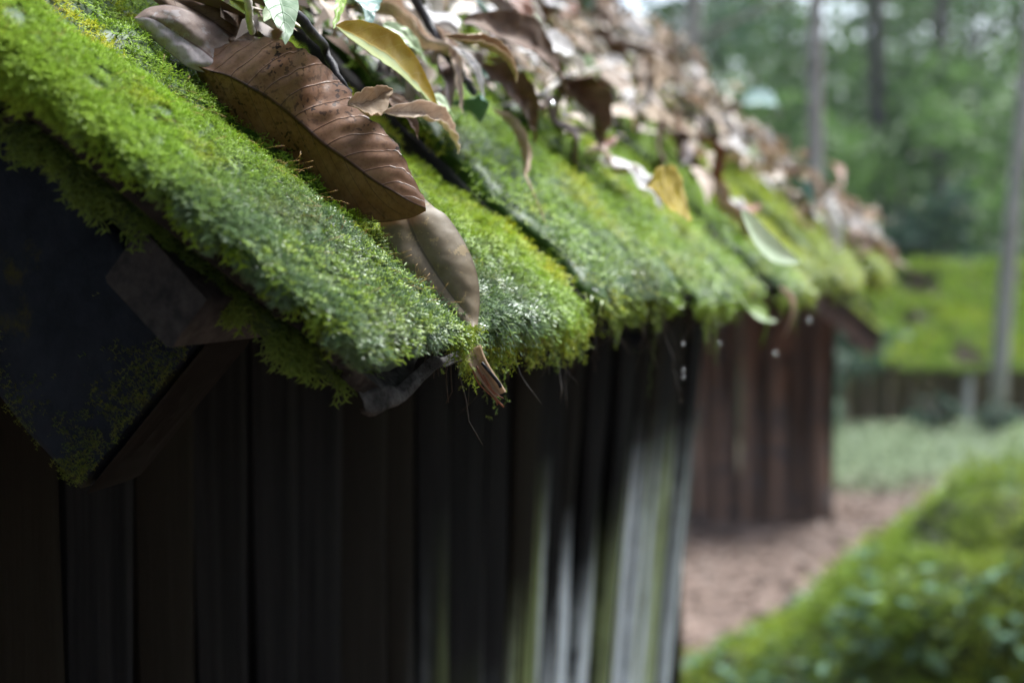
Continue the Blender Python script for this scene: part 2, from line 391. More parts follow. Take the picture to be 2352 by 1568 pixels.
def wallpt(e, off, z): return TIP * np.array([1, 1, 0]) + E * e + SH * off + Z * z
def side_wall():
    a = Acc(); e = -.03; k = 0
    top = TIP[2] - REC * math.tan(TH) * -1 * -1
    ztop = TIP[2] + (-REC) * math.tan(TH) - .075
    lastw = 0
    while e < 2.02:
        wd = min(random.uniform(.06, .15) if e < .75 else random.uniform(.045, .11), 2.03 - e); ne, nz = 7, 40
        ee = np.linspace(0, 1, ne); zz = np.linspace(-.05, ztop, nz)
        bow = np.sin(ee * math.pi) ** .3 * random.uniform(.002, .006); dep = random.uniform(-.008, .006) * (.35 if e < .6 else 1)
        lean = random.uniform(-.006, .006)
        EE = e + ee[None] * (wd - random.uniform(.0005, .0035)) + lean * (zz[:, None] - .8)
        OFF = REC + dep + bow[None] + (fbm(np.stack([EE * 4, np.broadcast_to(zz[:, None], EE.shape), EE * 0 + k], -1), .3, 3, 2) - .5) * .012
        OFF = OFF - ss(EE, .55, 1.6) * .085 * np.maximum(0, 1.5 - zz[:, None])
        V = wallpt(0, 0, 0) + EE[..., None] * E + OFF[..., None] * SH + np.broadcast_to(zz[:, None, None], EE.shape + (1,)) * Z
        back = V - SH * .03
        ring = np.concatenate([V, back[:, ::-1]], 1); nr = ring.shape[1]
        ring = np.concatenate([ring, ring[:, :1]], 1)
        EEr = np.concatenate([EE, EE[:, ::-1], EE[:, :1]], 1)
        em = EEr.mean(); amt = 1.25 if 1.57 < em < 1.80 else (.6 if em > 1.8 and random.random() < .6 else random.choice((.35, .6, .85, 1., 1.2)))
        zt = 1.30 if em > 1.5 else random.uniform(1.02, 1.34)
        lv = ss(EEr, .60, .78) * amt * (1 - ss(np.broadcast_to(zz[:, None], EEr.shape), zt - .22, zt))
        if abs(e - .33) < .06: lv = .35 * (1 - ss(np.broadcast_to(zz[:, None], EEr.shape), .75, 1.1))
        uv = np.stack([EEr + k * 3.7, np.broadcast_to(zz[:, None], EEr.shape)], -1)
        a.add(ring, grid_faces(nz, nr + 1), uv=uv, tint=random.random(), lichen=np.clip(lv, 0, 1).ravel())
        e += wd; k += 1
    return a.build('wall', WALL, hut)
side_wall()
def plank_wall(name, p0, p1, z0, topf, mat, parent, n=9, thick=.03):
    a = Acc(); p0, p1 = np.asarray(p0, float), np.asarray(p1, float); d = norm(p1 - p0); ln = np.linalg.norm(p1 - p0); nrm = np.cross(d, Z)
    x = 0
    for k in range(n):
        wd = ln / n; dep = random.uniform(-.008, .008); c = x + wd / 2
        zt = topf(c / ln)
        a.box(p0 + d * c + nrm * dep + Z * (z0 + zt) / 2, np.stack([d, nrm, Z]), (wd / 2 - .004, thick / 2, (zt - z0) / 2), tint=random.random(), lichen=0.)
        x += wd
    return a.build(name, mat, parent)
half = (-RIDGE) * math.cos(TH) + REC
zw = TIP[2] - REC * math.tan(TH) - .08
GW = lambda f: zw + (half * (1 - abs(2 * f - 1))) * math.tan(TH)
plank_wall('gable_wall', wallpt(-.05, REC, 0), wallpt(-.05, REC - 2 * half, 0), -.05, GW, BOARD, hut, 16)
plank_wall('gable_wall', wallpt(2.02, REC - .04, 0), wallpt(2.02, REC - 2 * half, 0), -.05, GW, BOARD, hut, 16)
plank_wall('back_wall', wallpt(-.03, REC - 2 * half, 0), wallpt(2.0, REC - 2 * half, 0), -.05, lambda f: zw, BOARD, hut, 14)

# rafters, battens, back slope
def on_e(px, py, e):
    """slope and height coordinates where the pixel's ray meets the upright plane at e along the eave"""
    r = ray(px, py); k = ((TIP + E * e - CAM) @ E) / (r @ E); d = CAM + r * k - TIP; return d @ S, d @ N
def rafter(e):
    """a real 45 mm thick timber along the slope, its lower end cut square"""
    a = Acc(); t1, h0 = on_e(180, 1120, -.10); _, h1 = on_e(150, 416, -.10); n = 40; tt = np.linspace(RIDGE + .02, t1, n)
    prof = np.array([(0, .04), (.07, 0), (.93, 0), (1, .04), (1, .96), (.93, 1), (.07, 1), (0, .96)])
    V = rp(e + prof[None, :, 0] * .047 + 0 * tt[:, None], tt[:, None] + 0 * prof[None, :, 0], h0 + prof[None, :, 1] * (h1 - h0))
    V = V + (fbm(V, .05, 9, 3) - .5)[..., None] * .007
    a.add(np.concatenate([V, V[:, :1]], 1), grid_faces(n, 9)); cap = V[-1]; a.add(np.concatenate([cap, cap.mean(0, keepdims=True) + S * .003]), None, [(i, (i + 1) % 8, 8) for i in range(8)])
    o = a.build('rafter', RAFTER, hut)
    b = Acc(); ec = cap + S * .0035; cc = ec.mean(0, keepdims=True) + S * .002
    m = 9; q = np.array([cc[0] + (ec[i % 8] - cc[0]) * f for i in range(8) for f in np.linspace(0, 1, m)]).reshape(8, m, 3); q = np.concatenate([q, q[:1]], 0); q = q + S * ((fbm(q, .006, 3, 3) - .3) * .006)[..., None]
    b.add(q, grid_faces(9, m)); b.build('shaded_end_cut', END_SHADE, o)  # cap over the end cut, coloured near-black to stand for shade
    b = Acc(); n = 1500; tq = t1 - np.abs(rng.normal(0, .10, n)) * .9; low = rng.random(n) < .4
    hq = np.where(low, h0 + np.abs(rng.normal(0, .012, n)), rng.uniform(h0, h1, n)); tq = np.where(low, tq, t1 - np.abs(rng.normal(0, .016, n)))
    p = rp(e - .0015, tq, hq); k = fbm(p, .02, 4, 2) > .46; p = p[k]; n = len(p)
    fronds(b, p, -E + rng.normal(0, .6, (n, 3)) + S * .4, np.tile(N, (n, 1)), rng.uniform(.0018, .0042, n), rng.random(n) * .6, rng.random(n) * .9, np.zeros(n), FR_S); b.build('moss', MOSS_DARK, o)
END_SHADE = M('shaded_rafter_end', .9, .05); END_SHADE.col(END_SHADE.mix(END_SHADE.noise(END_SHADE.coord('Object'), 90, 5, .7), (.003, .003, .003), (.014, .012, .010))); END_SHADE = END_SHADE.m  # darker than the rafter wood: shade put into the end's colour
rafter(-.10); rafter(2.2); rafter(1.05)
b0, b1, b2 = (np.array(on_e(*p, -.155)) for p in ((240, 640), (312, 535), (392, 803)))
def batten(t, e0, e1):
    a = Acc(); n = 40; e = np.linspace(e0, e1, n); c = np.array([(.0, .06), (.05, 0), (.95, 0), (1, .06), (1, 1), (0, 1)])
    q = b0 + c[:, :1] * (b2 - b0) + c[:, 1:] * (b1 - b0) * 1.1 + np.array([t, 0])
    V = rp(e[:, None] + 0 * q[None, :, 0], q[None, :, 0] + 0 * e[:, None], q[None, :, 1] + 0 * e[:, None]); V = V + (fbm(V, .03, 4, 3) - .5)[..., None] * .004
    a.add(np.concatenate([V, V[:, :1]], 1), grid_faces(n, 7)[:, ::-1])
    for r, sg in ((V[0], -1), (V[-1], 1)): a.add(np.concatenate([r, r.mean(0, keepdims=True) + E * sg * .001]), None, [(i, (i + 1) % 6, 6) for i in range(6)])
    return a.build('batten', BATTEN, hut)
batten(0, -.155, 2.3); batten(-.75, -.15, 2.3); batten(-1.35, -.15, 2.3)
a = Acc()
for k in range(11):
    e = -.155 + (k + .5) * .229; ridge = rp(e, RIDGE, -.01); S2 = np.array([-S[0], -S[1], S[2]]); N2 = np.cross(S2, E); N2 = N2 * np.sign(N2[2])
    a.box(ridge + S2 * .98 + N2 * random.uniform(-.012, -.004), np.stack([E, S2, N2]), (.113, .95, .008))
a.build('back_roof', BOARD, hut)

# roof boards with moss: edges from the seams seen in the photo
edges = [-.138, .0, .268, eave(1615), eave(1700), eave(1790), eave(1865), eave(1925), eave(1975), eave(2012), eave(2035), ENDE]
def zero(p): return np.zeros(len(p))
def tloc(p): return (p - TIP) @ S
def eloc(p): return (p - TIP) @ E
tends = [0., -.004, -.012, .004, -.01, .012, -.006, .01, -.012, .004, 0., 0.]
NB = len(edges) - 1; SK = [.38, .34] + [0.] * 10
for k in range(NB):
    e0, e1 = edges[k], edges[k + 1]; te = tends[k]; gap = .008 if k < 2 else .014
    h = (0, -.010, -.004, .000, -.010, .001, -.009, .000, -.010, .000, -.008)[k % 11] - .012
    # the plank itself
    n = 40; tt = np.linspace(RIDGE, te - .012, n); prof = np.array([(0, 0), (0, 1), (.25, 1.04), (.5, 1.08), (.75, 1.04), (1, 1), (1, 0), (.5, .06)])
    q0, q1 = (e0 + .003 + SK[k] * tt)[:, None], (e1 - .003 + SK[k + 1] * tt)[:, None]
    bk = .5 * np.maximum(0, -tt - .13)[:, None]; q0, q1 = q0 - (bk if k == 1 else 0), q1 - (bk if k == 0 else 0)
    V = rp(q0 + prof[None, :, 0] * (q1 - q0), tt[:, None] + .004 * np.sin(prof[None, :, 0] * 9 + k), h - .012 + prof[None, :, 1] * .012 - ((.016 if k == 1 else .004) * ss(-tt, .08, .24))[:, None])
    V = V + (fbm(V, .04, k, 3) - .5)[..., None] * .006
    a = Acc(); a.add(np.concatenate([V, V[:, :1]], 1), grid_faces(n, 9))
    a.add(np.concatenate([V[-1], V[-1].mean(0, keepdims=True)]), None, [(i, (i + 1) % 8, 8) for i in range(8)])
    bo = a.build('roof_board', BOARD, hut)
    ms = Acc(); md = Acc()
    if k == 0:
        th = lambda t: .0075 + .004 * ss(-t, .0, .30)
        P, dn = bed(e0 + .002, e1 - .006, -.75, te, h, th, 70, 260, 11, .02, .0045, lambda t: .003 + .011 * ss(-t, .13, .24), SK[0], SK[1], .5)
        ms.add(P, grid_faces(*P.shape[:2]), tint=.1, tipness=0., yellow=0., wet=.2)
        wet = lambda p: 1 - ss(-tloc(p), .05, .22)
        yel = lambda p: .55 * ss(fbm(p, .03, 77, 2), .55, .75) + .25 * ss(-tloc(p), .25, .5)
        wgt = np.broadcast_to((ss(np.linspace(-.75, te, 260), -.62, -.5))[:, None] + .05, P.shape[:2])
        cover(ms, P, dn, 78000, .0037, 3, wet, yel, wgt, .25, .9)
        wside = np.zeros(P.shape[:2]); wside[:, 2:26] = 1; wside *= wgt * (.7 + .3 * ss(-np.linspace(-.75, te, 260), .1, .22))[:, None]
        cover(ms, P, dn, 18000, .0050, 4, wet, zero, wside, .25, 1.3)
        wlow = np.zeros(P.shape[:2]); wlow[:, :9] = 1; wlow *= wgt * (.25 + .75 * ss(-np.linspace(-.75, te, 260), .12, .24))[:, None]
        cover(ms, P, dn, 4200, .0066, 5, zero, zero, wlow, .3, 1.6)
        wtip = np.zeros(P.shape[:2]); wtip[-30:, :] = 1
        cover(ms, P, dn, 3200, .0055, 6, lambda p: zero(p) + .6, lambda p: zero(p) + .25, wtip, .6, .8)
        for q in range(26):
            streamer(ms, rp(rng.uniform(-.02, .012), te - .004, h + .004), rng.uniform(.008, .024), .0065, 6, .2, .6, .3, .6)
    elif k == 1:
        th = lambda t: .009 + .009 * ss(fbm(np.stack([t, t * 0, t * 0], 1), .08, 5), .3, .7)
        P, dn = bed(e0 + gap, e1 - gap, -.8, te, h, th, 90, 240, 23, .03, .009, .012, SK[1], SK[2], 0., .5, .014, wob=.016)
        ms.add(P, grid_faces(*P.shape[:2]), tint=.1, tipness=0., yellow=0., wet=.2)
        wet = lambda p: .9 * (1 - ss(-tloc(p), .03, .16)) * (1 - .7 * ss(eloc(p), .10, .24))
        yel = lambda p: 1.1 * ss(fbm(p, .05, 31, 2), .50, .66) + .4 * ss(eloc(p), .08, .2) * ss(-tloc(p), .02, .1)
        wgt = np.broadcast_to((ss(np.linspace(-.8, te, 240), -.55, -.35))[:, None] + .06, P.shape[:2])
        cover(ms, P, dn, 46000, .0052, 13, wet, yel, wgt, .35, .8)
        wtip = np.zeros(P.shape[:2]); wtip[-34:, :] = 1
        cover(ms, P, dn, 6000, .0068, 16, wet, yel, wtip, .5, 1.2)
        for q in range(80):
            ee = rng.uniform(.015, .262); streamer(ms, rp(ee, te - .004, h), rng.uniform(.008, .03), .0075, 7, .15, .55, .35, .5)
    else:
        sz = .0065 + .0009 * k
        th = lambda t, k=k: .006 + .009 * ss(fbm(np.stack([t, t * 0 + k, t * 0], 1), .12, 5), .3, .7)
        P, dn = bed(e0 + gap, e1 - gap, -1.1, te, h, th, 40, 130, 23 + k, .025, .006, .009, wob=.05)
        ms.add(P, grid_faces(*P.shape[:2]), tint=.1, tipness=0., yellow=0., wet=.2)
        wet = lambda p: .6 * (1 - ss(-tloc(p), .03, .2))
        yel = lambda p, k=k: np.clip(.9 * ss(fbm(p, .07, 31 + k, 2), .5, .7) + (.35 if k > 5 else 0.), 0, 1)
        wgt = np.broadcast_to((ss(np.linspace(-1.1, te, 130), -.85, -.6))[:, None] + .05, P.shape[:2])
        cover(ms, P, dn, 13000 if k < 6 else 9000, sz, 13 + k, wet, yel, wgt, .45, .8, FR_S)
        for q in range(22 if k < 6 else 12):
            ee = rng.uniform(e0 + .01, e1 - .01); streamer(ms, rp(ee, te - .004, h), rng.uniform(.008, .028), sz, 6, .12, .3, .12, .5)
    for px, ln_ in {1: ((1165, .030), (1205, .042), (1222, .058), (1290, .022), (1340, .032), (1375, .026), (1395, .028)), 2: ((1470, .022), (1485, .034), (1520, .03), (1568, .03)), 3: ((1640, .05), (1660, .06)), 5: ((1830, .05),)}.get(k, ()):
        for q in range(3): streamer(ms, rp(eave(px) + rng.normal(0, .003), te - .004, h), ln_ * rng.uniform(.7, 1.05), .0060 if k < 3 else .007, 12, .06, .25, .1, .6)
    if k == 2: streamer(ms, rp(eave(1568), te - .004, h), .085, .0036, 26, .03, .2, .1, .7)
    rt = Acc()
    for q in range(int(60 * (e1 - e0) / .2)):
        p0 = rp(rng.uniform(e0 + .004, e1 - .004), te - rng.uniform(.004, .02), h - .008); ln = rng.uniform(.012, .05) * (.5 + rng.random() ** 3); x = np.linspace(0, 1, 6)[:, None]
        rt.tube(p0 + np.array([0, 0, -ln]) * x + rng.normal(0, .25, 3) * np.array([1, 1, 0]) * ln * x ** 2 + rng.normal(0, ln * .04, (6, 3)) * x, np.linspace(.0006, .0002, 6) * (1 + .15 * k), 4)
    if k == 2:
        x = np.linspace(0, 1, 14)[:, None]; p0 = rp(eave(1568), te - .004, h); p1 = at(1565, 921, 1.236); rt.tube(p0 * (1 - x) + p1 * x + rng.normal(0, .0012, (14, 3)) * (x < .95), .0006, 4)
    if k: tag(rt.build('rootlet', ROOT, bo), kind='stuff')
    ms.build('moss', MOSS if k < 6 else MOSS_OLIVE, bo)
    if k == 0:                                   # orange spore stalks standing along the crest
        st = Acc()
        for q in range(210):
            t = -rng.uniform(.02, .36); e = rng.uniform(-.05, .0) - .06 * (rng.random() < .25) + .34 * t - .5 * max(0, -t - .13); hgt = h + th(np.array([t]))[0] * .95
            p0 = rp(e, t, hgt); ln = rng.uniform(.005, .014); d = norm(N * .8 + E * .25 + S * rng.normal(.1, .6) + SH * .2 + rng.normal(0, .35, 3)); bend = rng.normal(0, .35, 3) + S * .3
            x = np.linspace(0, 1, 6)[:, None]; st.tube(p0 + d * ln * x + bend * ln * .5 * x ** 2.2, np.array([.00006] * 4 + [.00011, .00012]), 3)
        SETA = M('spore_stalk', .4, .4).col((.36, .20, .04)).m
        tag(st.build('spore_stalk', SETA, bo), kind='stuff')

# under-board at the near verge, with a curled bark end
def under_board():
    n = 60; tt = np.linspace(RIDGE, -.004, n); m = 17; x = np.linspace(0, 1, m)
    up = (np.abs(x - .5) * 2) ** 2.2 * .016
    e = -.098 + x * .110
    V1 = rp(e[None] + tt[:, None] * (.40 - .18 * x)[None], tt[:, None] + .012 * np.sin(x * 5)[None] - .022 * (1 - x)[None] * 0, -.044 + up[None] * .6 * ss(-tt, .45, 0.)[:, None] + .008 * x[None])
    V1 = V1 + (fbm(V1, .03, 8, 3) - .5)[..., None] * .007
    V2 = V1 - N * .009 + rng.normal(0, .0004, V1.shape)
    a = Acc(); ring = np.concatenate([V1, V2[:, ::-1], V1[:, :1]], 1); a.add(ring, grid_faces(n, 2 * m + 1))
    a.add(np.concatenate([V1[-1], V2[-1]]), grid_faces(2, m))
    # the bark lip that hangs and curls at the lower corner
    u = np.linspace(0, 1, 22); v = np.linspace(0, 1, 12); UU, VV = np.meshgrid(u, v, indexing='ij')
    ang = VV * 2.2; rad = .0055 * (1 - .5 * UU)
    lip = rp(-.102 + UU * .108, .002 + .008 * np.sin(ang) * (1 - .4 * UU) + .004 * np.sin(UU * 6), -.043 + .019 * UU ** 1.4 - rad * (1 - np.cos(ang)) * .6)
    lip = lip + (fbm(lip, .014, 6, 3) - .5)[..., None] * .010 + (fbm(lip, .004, 16, 2) - .5)[..., None] * .003
    lip2 = lip - S * .0015 + N * .0008
    a.add(lip, grid_faces(22, 12)); a.add(lip2, grid_faces(22, 12)[:, ::-1])
    o = a.build('roof_board', BARK, hut)
    ms = Acc(); th = lambda t: .006 + 0 * t
    P, dn = bed(-.100, -.02, -.75, -.008, -.044, lambda t: .008 + 0 * t, 40, 200, 51, .02, .005, .007, .40, .3)
    ms.add(P, grid_faces(*P.shape[:2]), tint=.1, tipness=0., yellow=0., wet=.2)
    wgt = np.zeros(P.shape[:2]); wgt[:, :20] = 1; wgt *= (ss(np.linspace(-.75, 0, 200), -.6, -.5) + .03)[:, None]
    cover(ms, P, dn, 15000, .0060, 8, zero, zero, wgt, .3, 1.3)
    wl = wgt.copy(); wl[:, 9:] = 0
    cover(ms, P, dn, 3000, .0075, 9, zero, zero, wl, .3, 1.6)
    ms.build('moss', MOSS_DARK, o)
under_board()

# ------------------------------------------------------------------ leaves on the roof
def spl(pts, n):
    """smooth resampling of a polyline (Catmull-Rom)"""
    p = np.asarray(pts, float); m = len(p); p = np.concatenate([2 * p[:1] - p[1:2], p, 2 * p[-1:] - p[-2:-1]])
    x = np.linspace(0, m - 1, n); i = np.minimum(x.astype(int), m - 2); t = (x - i)[:, None]
    a, b, c, d = p[i], p[i + 1], p[i + 2], p[i + 3]
    return .5 * (2 * b + (c - a) * t + (2 * a - 5 * b + 4 * c - d) * t ** 2 + (3 * b - a - 3 * c + d) * t ** 3)
def blade(name, G, mat, label, cat='leaf', group=None, thick=.0004, stalk=None, parent=None):
    """a leaf blade from a grid of points (along, across), given real thickness"""
    nu, nv = G.shape[:2]; dn = norm(np.cross(np.gradient(G, axis=0), np.gradient(G, axis=1)))
    top, bot = G + dn * thick / 2, G - dn * thick / 2
    uv = np.stack(np.meshgrid(np.linspace(0, 1, nu), np.linspace(0, 1, nv), indexing='ij'), -1)
    a = Acc(); a.add(np.concatenate([top.reshape(-1, 3), bot.reshape(-1, 3)]), np.concatenate([grid_faces(nu, nv), grid_faces(nu, nv, nu * nv)[:, ::-1]]), uv=np.concatenate([uv.reshape(-1, 2)] * 2))
    if stalk is not None: a.tube(stalk, np.linspace(.0011, .0007, len(stalk)), 6, uv=None)
    o = a.build(name, mat, parent, None if parent else G[0, nv // 2], smooth=True)
    return tag(o, label, cat, group)
def curve_leaf(name, U, Mi, Lo, dU, dM, dL, mat, label, jag=0., bulge=.0025, k=1.0, off=(0, 0), ripple=0., crease=.012):
    """leaf whose two margins and midrib are traced, each standing at its own distance; blade bulges between veins"""
    n = 90; f = lambda c, d: np.array([at(off[0] + p[0] * k, off[1] + p[1] * k, z) for p, z in zip(spl(c, n), spl(np.asarray(d)[:, None], n)[:, 0])])
    up, mi, lo = f(U, dU), f(Mi, dM), f(Lo, dL); m = 15; v = np.linspace(0, 1, m); x = np.linspace(0, 1, n)
    if jag: up = up + norm(up - mi) * ((fbm(np.stack([x * 40, x * 0, x * 0], 1), 1, 3, 2) - .5) * jag)[:, None]
    G = np.zeros((n, 2 * m - 1, 3)); toc = norm(CAM - mi)
    lowside = lo[:, None] * (1 - v)[None, :, None] + mi[:, None] * v[None, :, None]; upside = mi[:, None] * (1 - v)[None, :, None] + up[:, None] * v[None, :, None]
    bl = (np.sin(v * math.pi) * bulge)[None, :, None] * np.sin(x * math.pi)[:, None, None]
    rip = (ripple * np.sin((x[:, None] * 13 - v[None] ** 1.25 * 2.2) * 2 * math.pi) * np.sin(v * math.pi)[None])[..., None] * np.sin(x * math.pi)[:, None, None]
    G[:, :m] = lowside + toc[:, None] * (bl * .6); G[:, m - 1:] = upside + toc[:, None] * (bl + rip)
    G = G + toc[:, None] * (((fbm(G, .022, 71, 3) - .5) * crease + (fbm(G, .006, 75, 2) - .5) * crease * .25)[..., None])
    return blade(name, G, mat, label)
def lin(a, b, n): return list(np.linspace(a, b, n))
# 1 the large brown leaf in focus
U1 = [(185, 405), (250, 345), (350, 300), (480, 262), (600, 245), (720, 250), (850, 295), (960, 365), (1060, 450), (1150, 550), (1220, 630), (1300, 735), (1400, 830), (1480, 915), (1540, 1030), (1600, 1140), (1662, 1265)]
M1 = [(190, 415), (300, 455), (400, 480), (480, 520), (570, 570), (650, 615), (740, 680), (810, 735), (900, 815), (980, 890), (1060, 950), (1150, 1010), (1250, 1085), (1350, 1160), (1450, 1215), (1560, 1280), (1672, 1330)]
L1 = [(195, 425), (260, 560), (350, 700), (450, 800), (560, 900), (660, 980), (760, 1050), (850, 1120), (950, 1200), (1040, 1270), (1120, 1330), (1200, 1380), (1290, 1412), (1400, 1418), (1500, 1405), (1590, 1385), (1672, 1345)]
curve_leaf('brown_leaf', U1, M1, L1, lin(.855, .835, 8) + lin(.85, .825, 9), lin(.84, .83, 8) + lin(.83, .822, 9), lin(.85, .85, 8) + lin(.85, .825, 9), L['brown'],
           'large brown ribbed leaf in sharp focus, folded along its dark midrib on the moss', jag=.003, k=.36, off=(376.3, 0), ripple=.0007, crease=.005)
U2 = [(1120, -60), (1200, 15), (1275, 65), (1340, 150), (1400, 250), (1450, 360), (1480, 470), (1491, 570), (1490, 660), (1478, 770)]
M2 = [(1000, -60), (1010, 10), (1030, 80), (1060, 160), (1100, 250), (1160, 350), (1230, 460), (1300, 560), (1380, 660), (1470, 775)]
L2 = [(900, -50), (860, 40), (860, 130), (880, 230), (930, 340), (1010, 450), (1110, 560), (1210, 650), (1320, 730), (1462, 785)]
curve_leaf('grey_brown_leaf', U2, M2, L2, lin(.845, .822, 10), lin(.842, .818, 10), lin(.846, .816, 10), L['greybrown'],
           'smooth grey brown leaf with pale blotches, slipping under the large ribbed leaf at the eave', bulge=.005, k=.36, off=(564.5, 470.4), crease=.003)
U3 = [(858, 118), (930, 60), (1010, 38), (1090, 37), (1180, 62), (1270, 100), (1360, 150), (1430, 205), (1495, 268)]
M3 = [(858, 119), (930, 112), (1000, 130), (1070, 175), (1140, 222), (1220, 275), (1290, 320), (1350, 370), (1420, 430)]
L3 = [(860, 122), (900, 180), (950, 230), (1010, 280), (1070, 330), (1130, 380), (1200, 430), (1280, 460), (1400, 470)]
curve_leaf('mauve_leaf', U3, M3, L3, lin(.845, .865, 9), lin(.84, .845, 9), lin(.84, .84, 9), L['mauve'], 'glossy mauve grey leaf with white lower half at the moss edge', bulge=.005, k=.36)
U4 = [(900, -80), (1060, -75), (1230, -50), (1375, -2), (1450, 38), (1515, 90), (1565, 150), (1605, 205), (1640, 290)]
M4 = [(900, -60), (1030, -20), (1150, 20), (1250, 70), (1330, 120), (1400, 170), (1470, 220), (1550, 260), (1640, 300)]
L4 = [(900, -50), (1000, 20), (1080, 80), (1160, 140), (1250, 190), (1330, 240), (1420, 280), (1520, 305), (1640, 310)]
curve_leaf('dark_brown_leaf', U4, M4, L4, lin(.865, .885, 9), lin(.86, .868, 9), lin(.86, .86, 9), L['dark'], 'dark brown leaf tucked behind the glossy mauve grey leaf', bulge=.004, k=.36)

def leaf_grid(base, tip, width, nrm, roll=0., curl=.0, fold=.3, bend=.1, twist=0., nu=26, nv=9, shape=1.0):
    """a leaf from base to tip; curl rolls the margins, fold keels it, bend arches the midrib (in lengths)"""
    base, tip = np.asarray(base, float), np.asarray(tip, float); d = tip - base; ln = np.linalg.norm(d); d = d / ln
    n0 = norm(nrm - (nrm @ d) * d); s0 = np.cross(n0, d)
    u = np.linspace(0, 1, nu); v = np.linspace(-1, 1, nv)
    wd = width / 2 * (np.sin(math.pi * u ** (.85 * shape)) ** .75) * (1 - .25 * u); wd[0] = width * .02; wd[-1] = width * .01
    ax = base + d * ln * u[:, None] + n0 * (bend * ln * np.sin(math.pi * u))[:, None]
    an = roll + twist * (u - .5); s_ = s0 * np.cos(an)[:, None] + n0 * np.sin(an)[:, None]; n_ = n0 * np.cos(an)[:, None] - s0 * np.sin(an)[:, None]
    ph = v[None] * max(abs(curl), 1e-3); x = np.sin(ph) / max(abs(curl), 1e-3); y = np.sign(curl) * (1 - np.cos(ph)) / max(abs(curl), 1e-3) + fold * np.abs(v)[None]
    return ax[:, None] + wd[:, None, None] * (x[..., None] * s_[:, None] + y[..., None] * n_[:, None])
def petiole(base, tip, ln, bend=.2):
    d = norm(base - tip); x = np.linspace(0, 1, 6)[:, None]; return base + d * ln * x + np.array([0, 0, -1]) * ln * bend * x ** 2
def hero(name, b, t, wpx, mat, label, cat='leaf', group=None, roll=0., curl=0., fold=.3, bend=.1, twist=0., stalk=0., shape=1., both=None, crumple=1.):
    """leaf from base (px, py, height over the roof) to tip; width in pixels at its distance"""
    B, T_ = un(*b), un(*t); z = (((B + T_) / 2 - CAM) @ _F); width = wpx * z / FP
    G = leaf_grid(B, T_, width, N, roll, curl, fold, bend, twist, 40, 15, shape); sd0 = int(b[0] * 7 + b[1]) % 997
    G = G + (np.stack([fbm(G, width * .5, sd0 + q, 2) + .45 * fbm(G, width * .17, sd0 + 9 + q, 2) for q in range(3)], -1) - .72) * width * crumple * np.array([.20, .20, .26])
    return blade(name, G, L[mat], label, cat, group, .0004, petiole(B, T_, stalk) if stalk else None)
H = hero
H('pale_green_leaf', (585, -60, .05), (655, 105, .045), 100, 'palegreen', 'pale green veined leaf standing at the top edge of the picture', roll=.5, fold=.15, crumple=.4)
H('small_brown_leaf', (628, 95, .075), (640, 62, .085), 36, 'dark', 'tiny round brown leaf in front of the pale green veined leaf', roll=.5, bend=.05)
H('yellow_leaf', (772, 62, .055), (1008, 262, .035), 118, 'yellow', 'yellow and ochre leaf with pale green half and curled stalk', roll=.55, fold=.15, bend=.06, stalk=0., curl=.5, crumple=.4)
H('curled_brown_leaf', (800, 238, .035), (900, 205, .05), 95, 'tan', 'small torn brown leaf curling up below the yellow and ochre leaf', roll=.6, curl=1.3, bend=-.15)
H('blue_green_leaf', (790, -60, .06), (850, 66, .055), 90, 'teal', 'blue green leaf poking down above the yellow and ochre leaf', roll=.4, fold=.2)
H('lime_leaf', (752, -40, .05), (765, 68, .05), 38, 'lime', 'narrow bright green leaf beside the blue green leaf at the top edge', roll=.4)
H('celadon_leaf', (880, 60, .045), (980, 150, .04), 56, 'celadon', 'pale green leaf behind the upper edge of the yellow and ochre leaf', roll=.4)
H('celadon_leaf', (985, 225, .03), (1040, 285, .02), 48, 'celadon', 'pale green leaf beneath the tip of the yellow and ochre leaf', roll=.3)
H('pale_curled_leaf', (878, 262, .03), (1050, 352, .02), 70, 'pink', 'pale pinkish curled leaf resting on the moss under the yellow and ochre leaf', roll=.5, curl=1.4, bend=.12)
H('brown_leaf', (880, 215, .03), (960, 320, .02), 60, 'dark', 'small dark brown leaf between the torn brown leaf and the pale pinkish leaf', roll=.4)
H('blue_green_leaf', (1010, -30, .07), (1125, 62, .06), 55, 'teal', 'blue green leaf lying across the pale litter at the top edge', roll=.2)
H('rust_leaf', (1150, -30, .07), (1215, 80, .06), 60, 'rust', 'rusty orange leaf among pale litter below the top edge', roll=.5)
H('long_brown_leaf', (1065, 50, .07), (1300, 235, .05), 105, 'dark', 'long dark brown lance-shaped leaf lying over pale litter', roll=.5, curl=.4)
H('rolled_tan_leaf', (1020, 85, .075), (1188, 190, .07), 58, 'tan', 'pale tan leaf rolled into a tube over the long dark leaf', roll=.6, curl=2.2)
H('twisted_pale_leaf', (985, 50, .05), (1062, 262, .03), 42, 'pink', 'twisted pale ribbon of leaf running down beside the yellow and ochre leaf', roll=.6, curl=1.5, twist=1., bend=.08)
H('pale_strip_leaf', (1040, 110, .055), (1110, 225, .045), 34, 'white', 'whitish narrow leaf strip alongside the rolled tan leaf', roll=.5, curl=1.2)
H('hanging_brown_leaf', (1105, 150, .05), (1225, 330, .015), 90, 'dark', 'dark brown leaf hanging down to the moss above the thin grey stalk', roll=.9, curl=.7, bend=.1)
H('dry_leaf_with_stalk', (1205, 400, .008), (1130, 250, .02), 60, 'tan', 'dry tan leaf whose thin grey stalk hangs over the moss', roll=.5, curl=1.2, stalk=.085)
H('rolled_brown_leaf', (1262, 180, .05), (1375, 345, .012), 120, 'dark', 'dark brown rolled leaf standing on the moss like a hood', roll=1.0, curl=1.5, bend=.1)
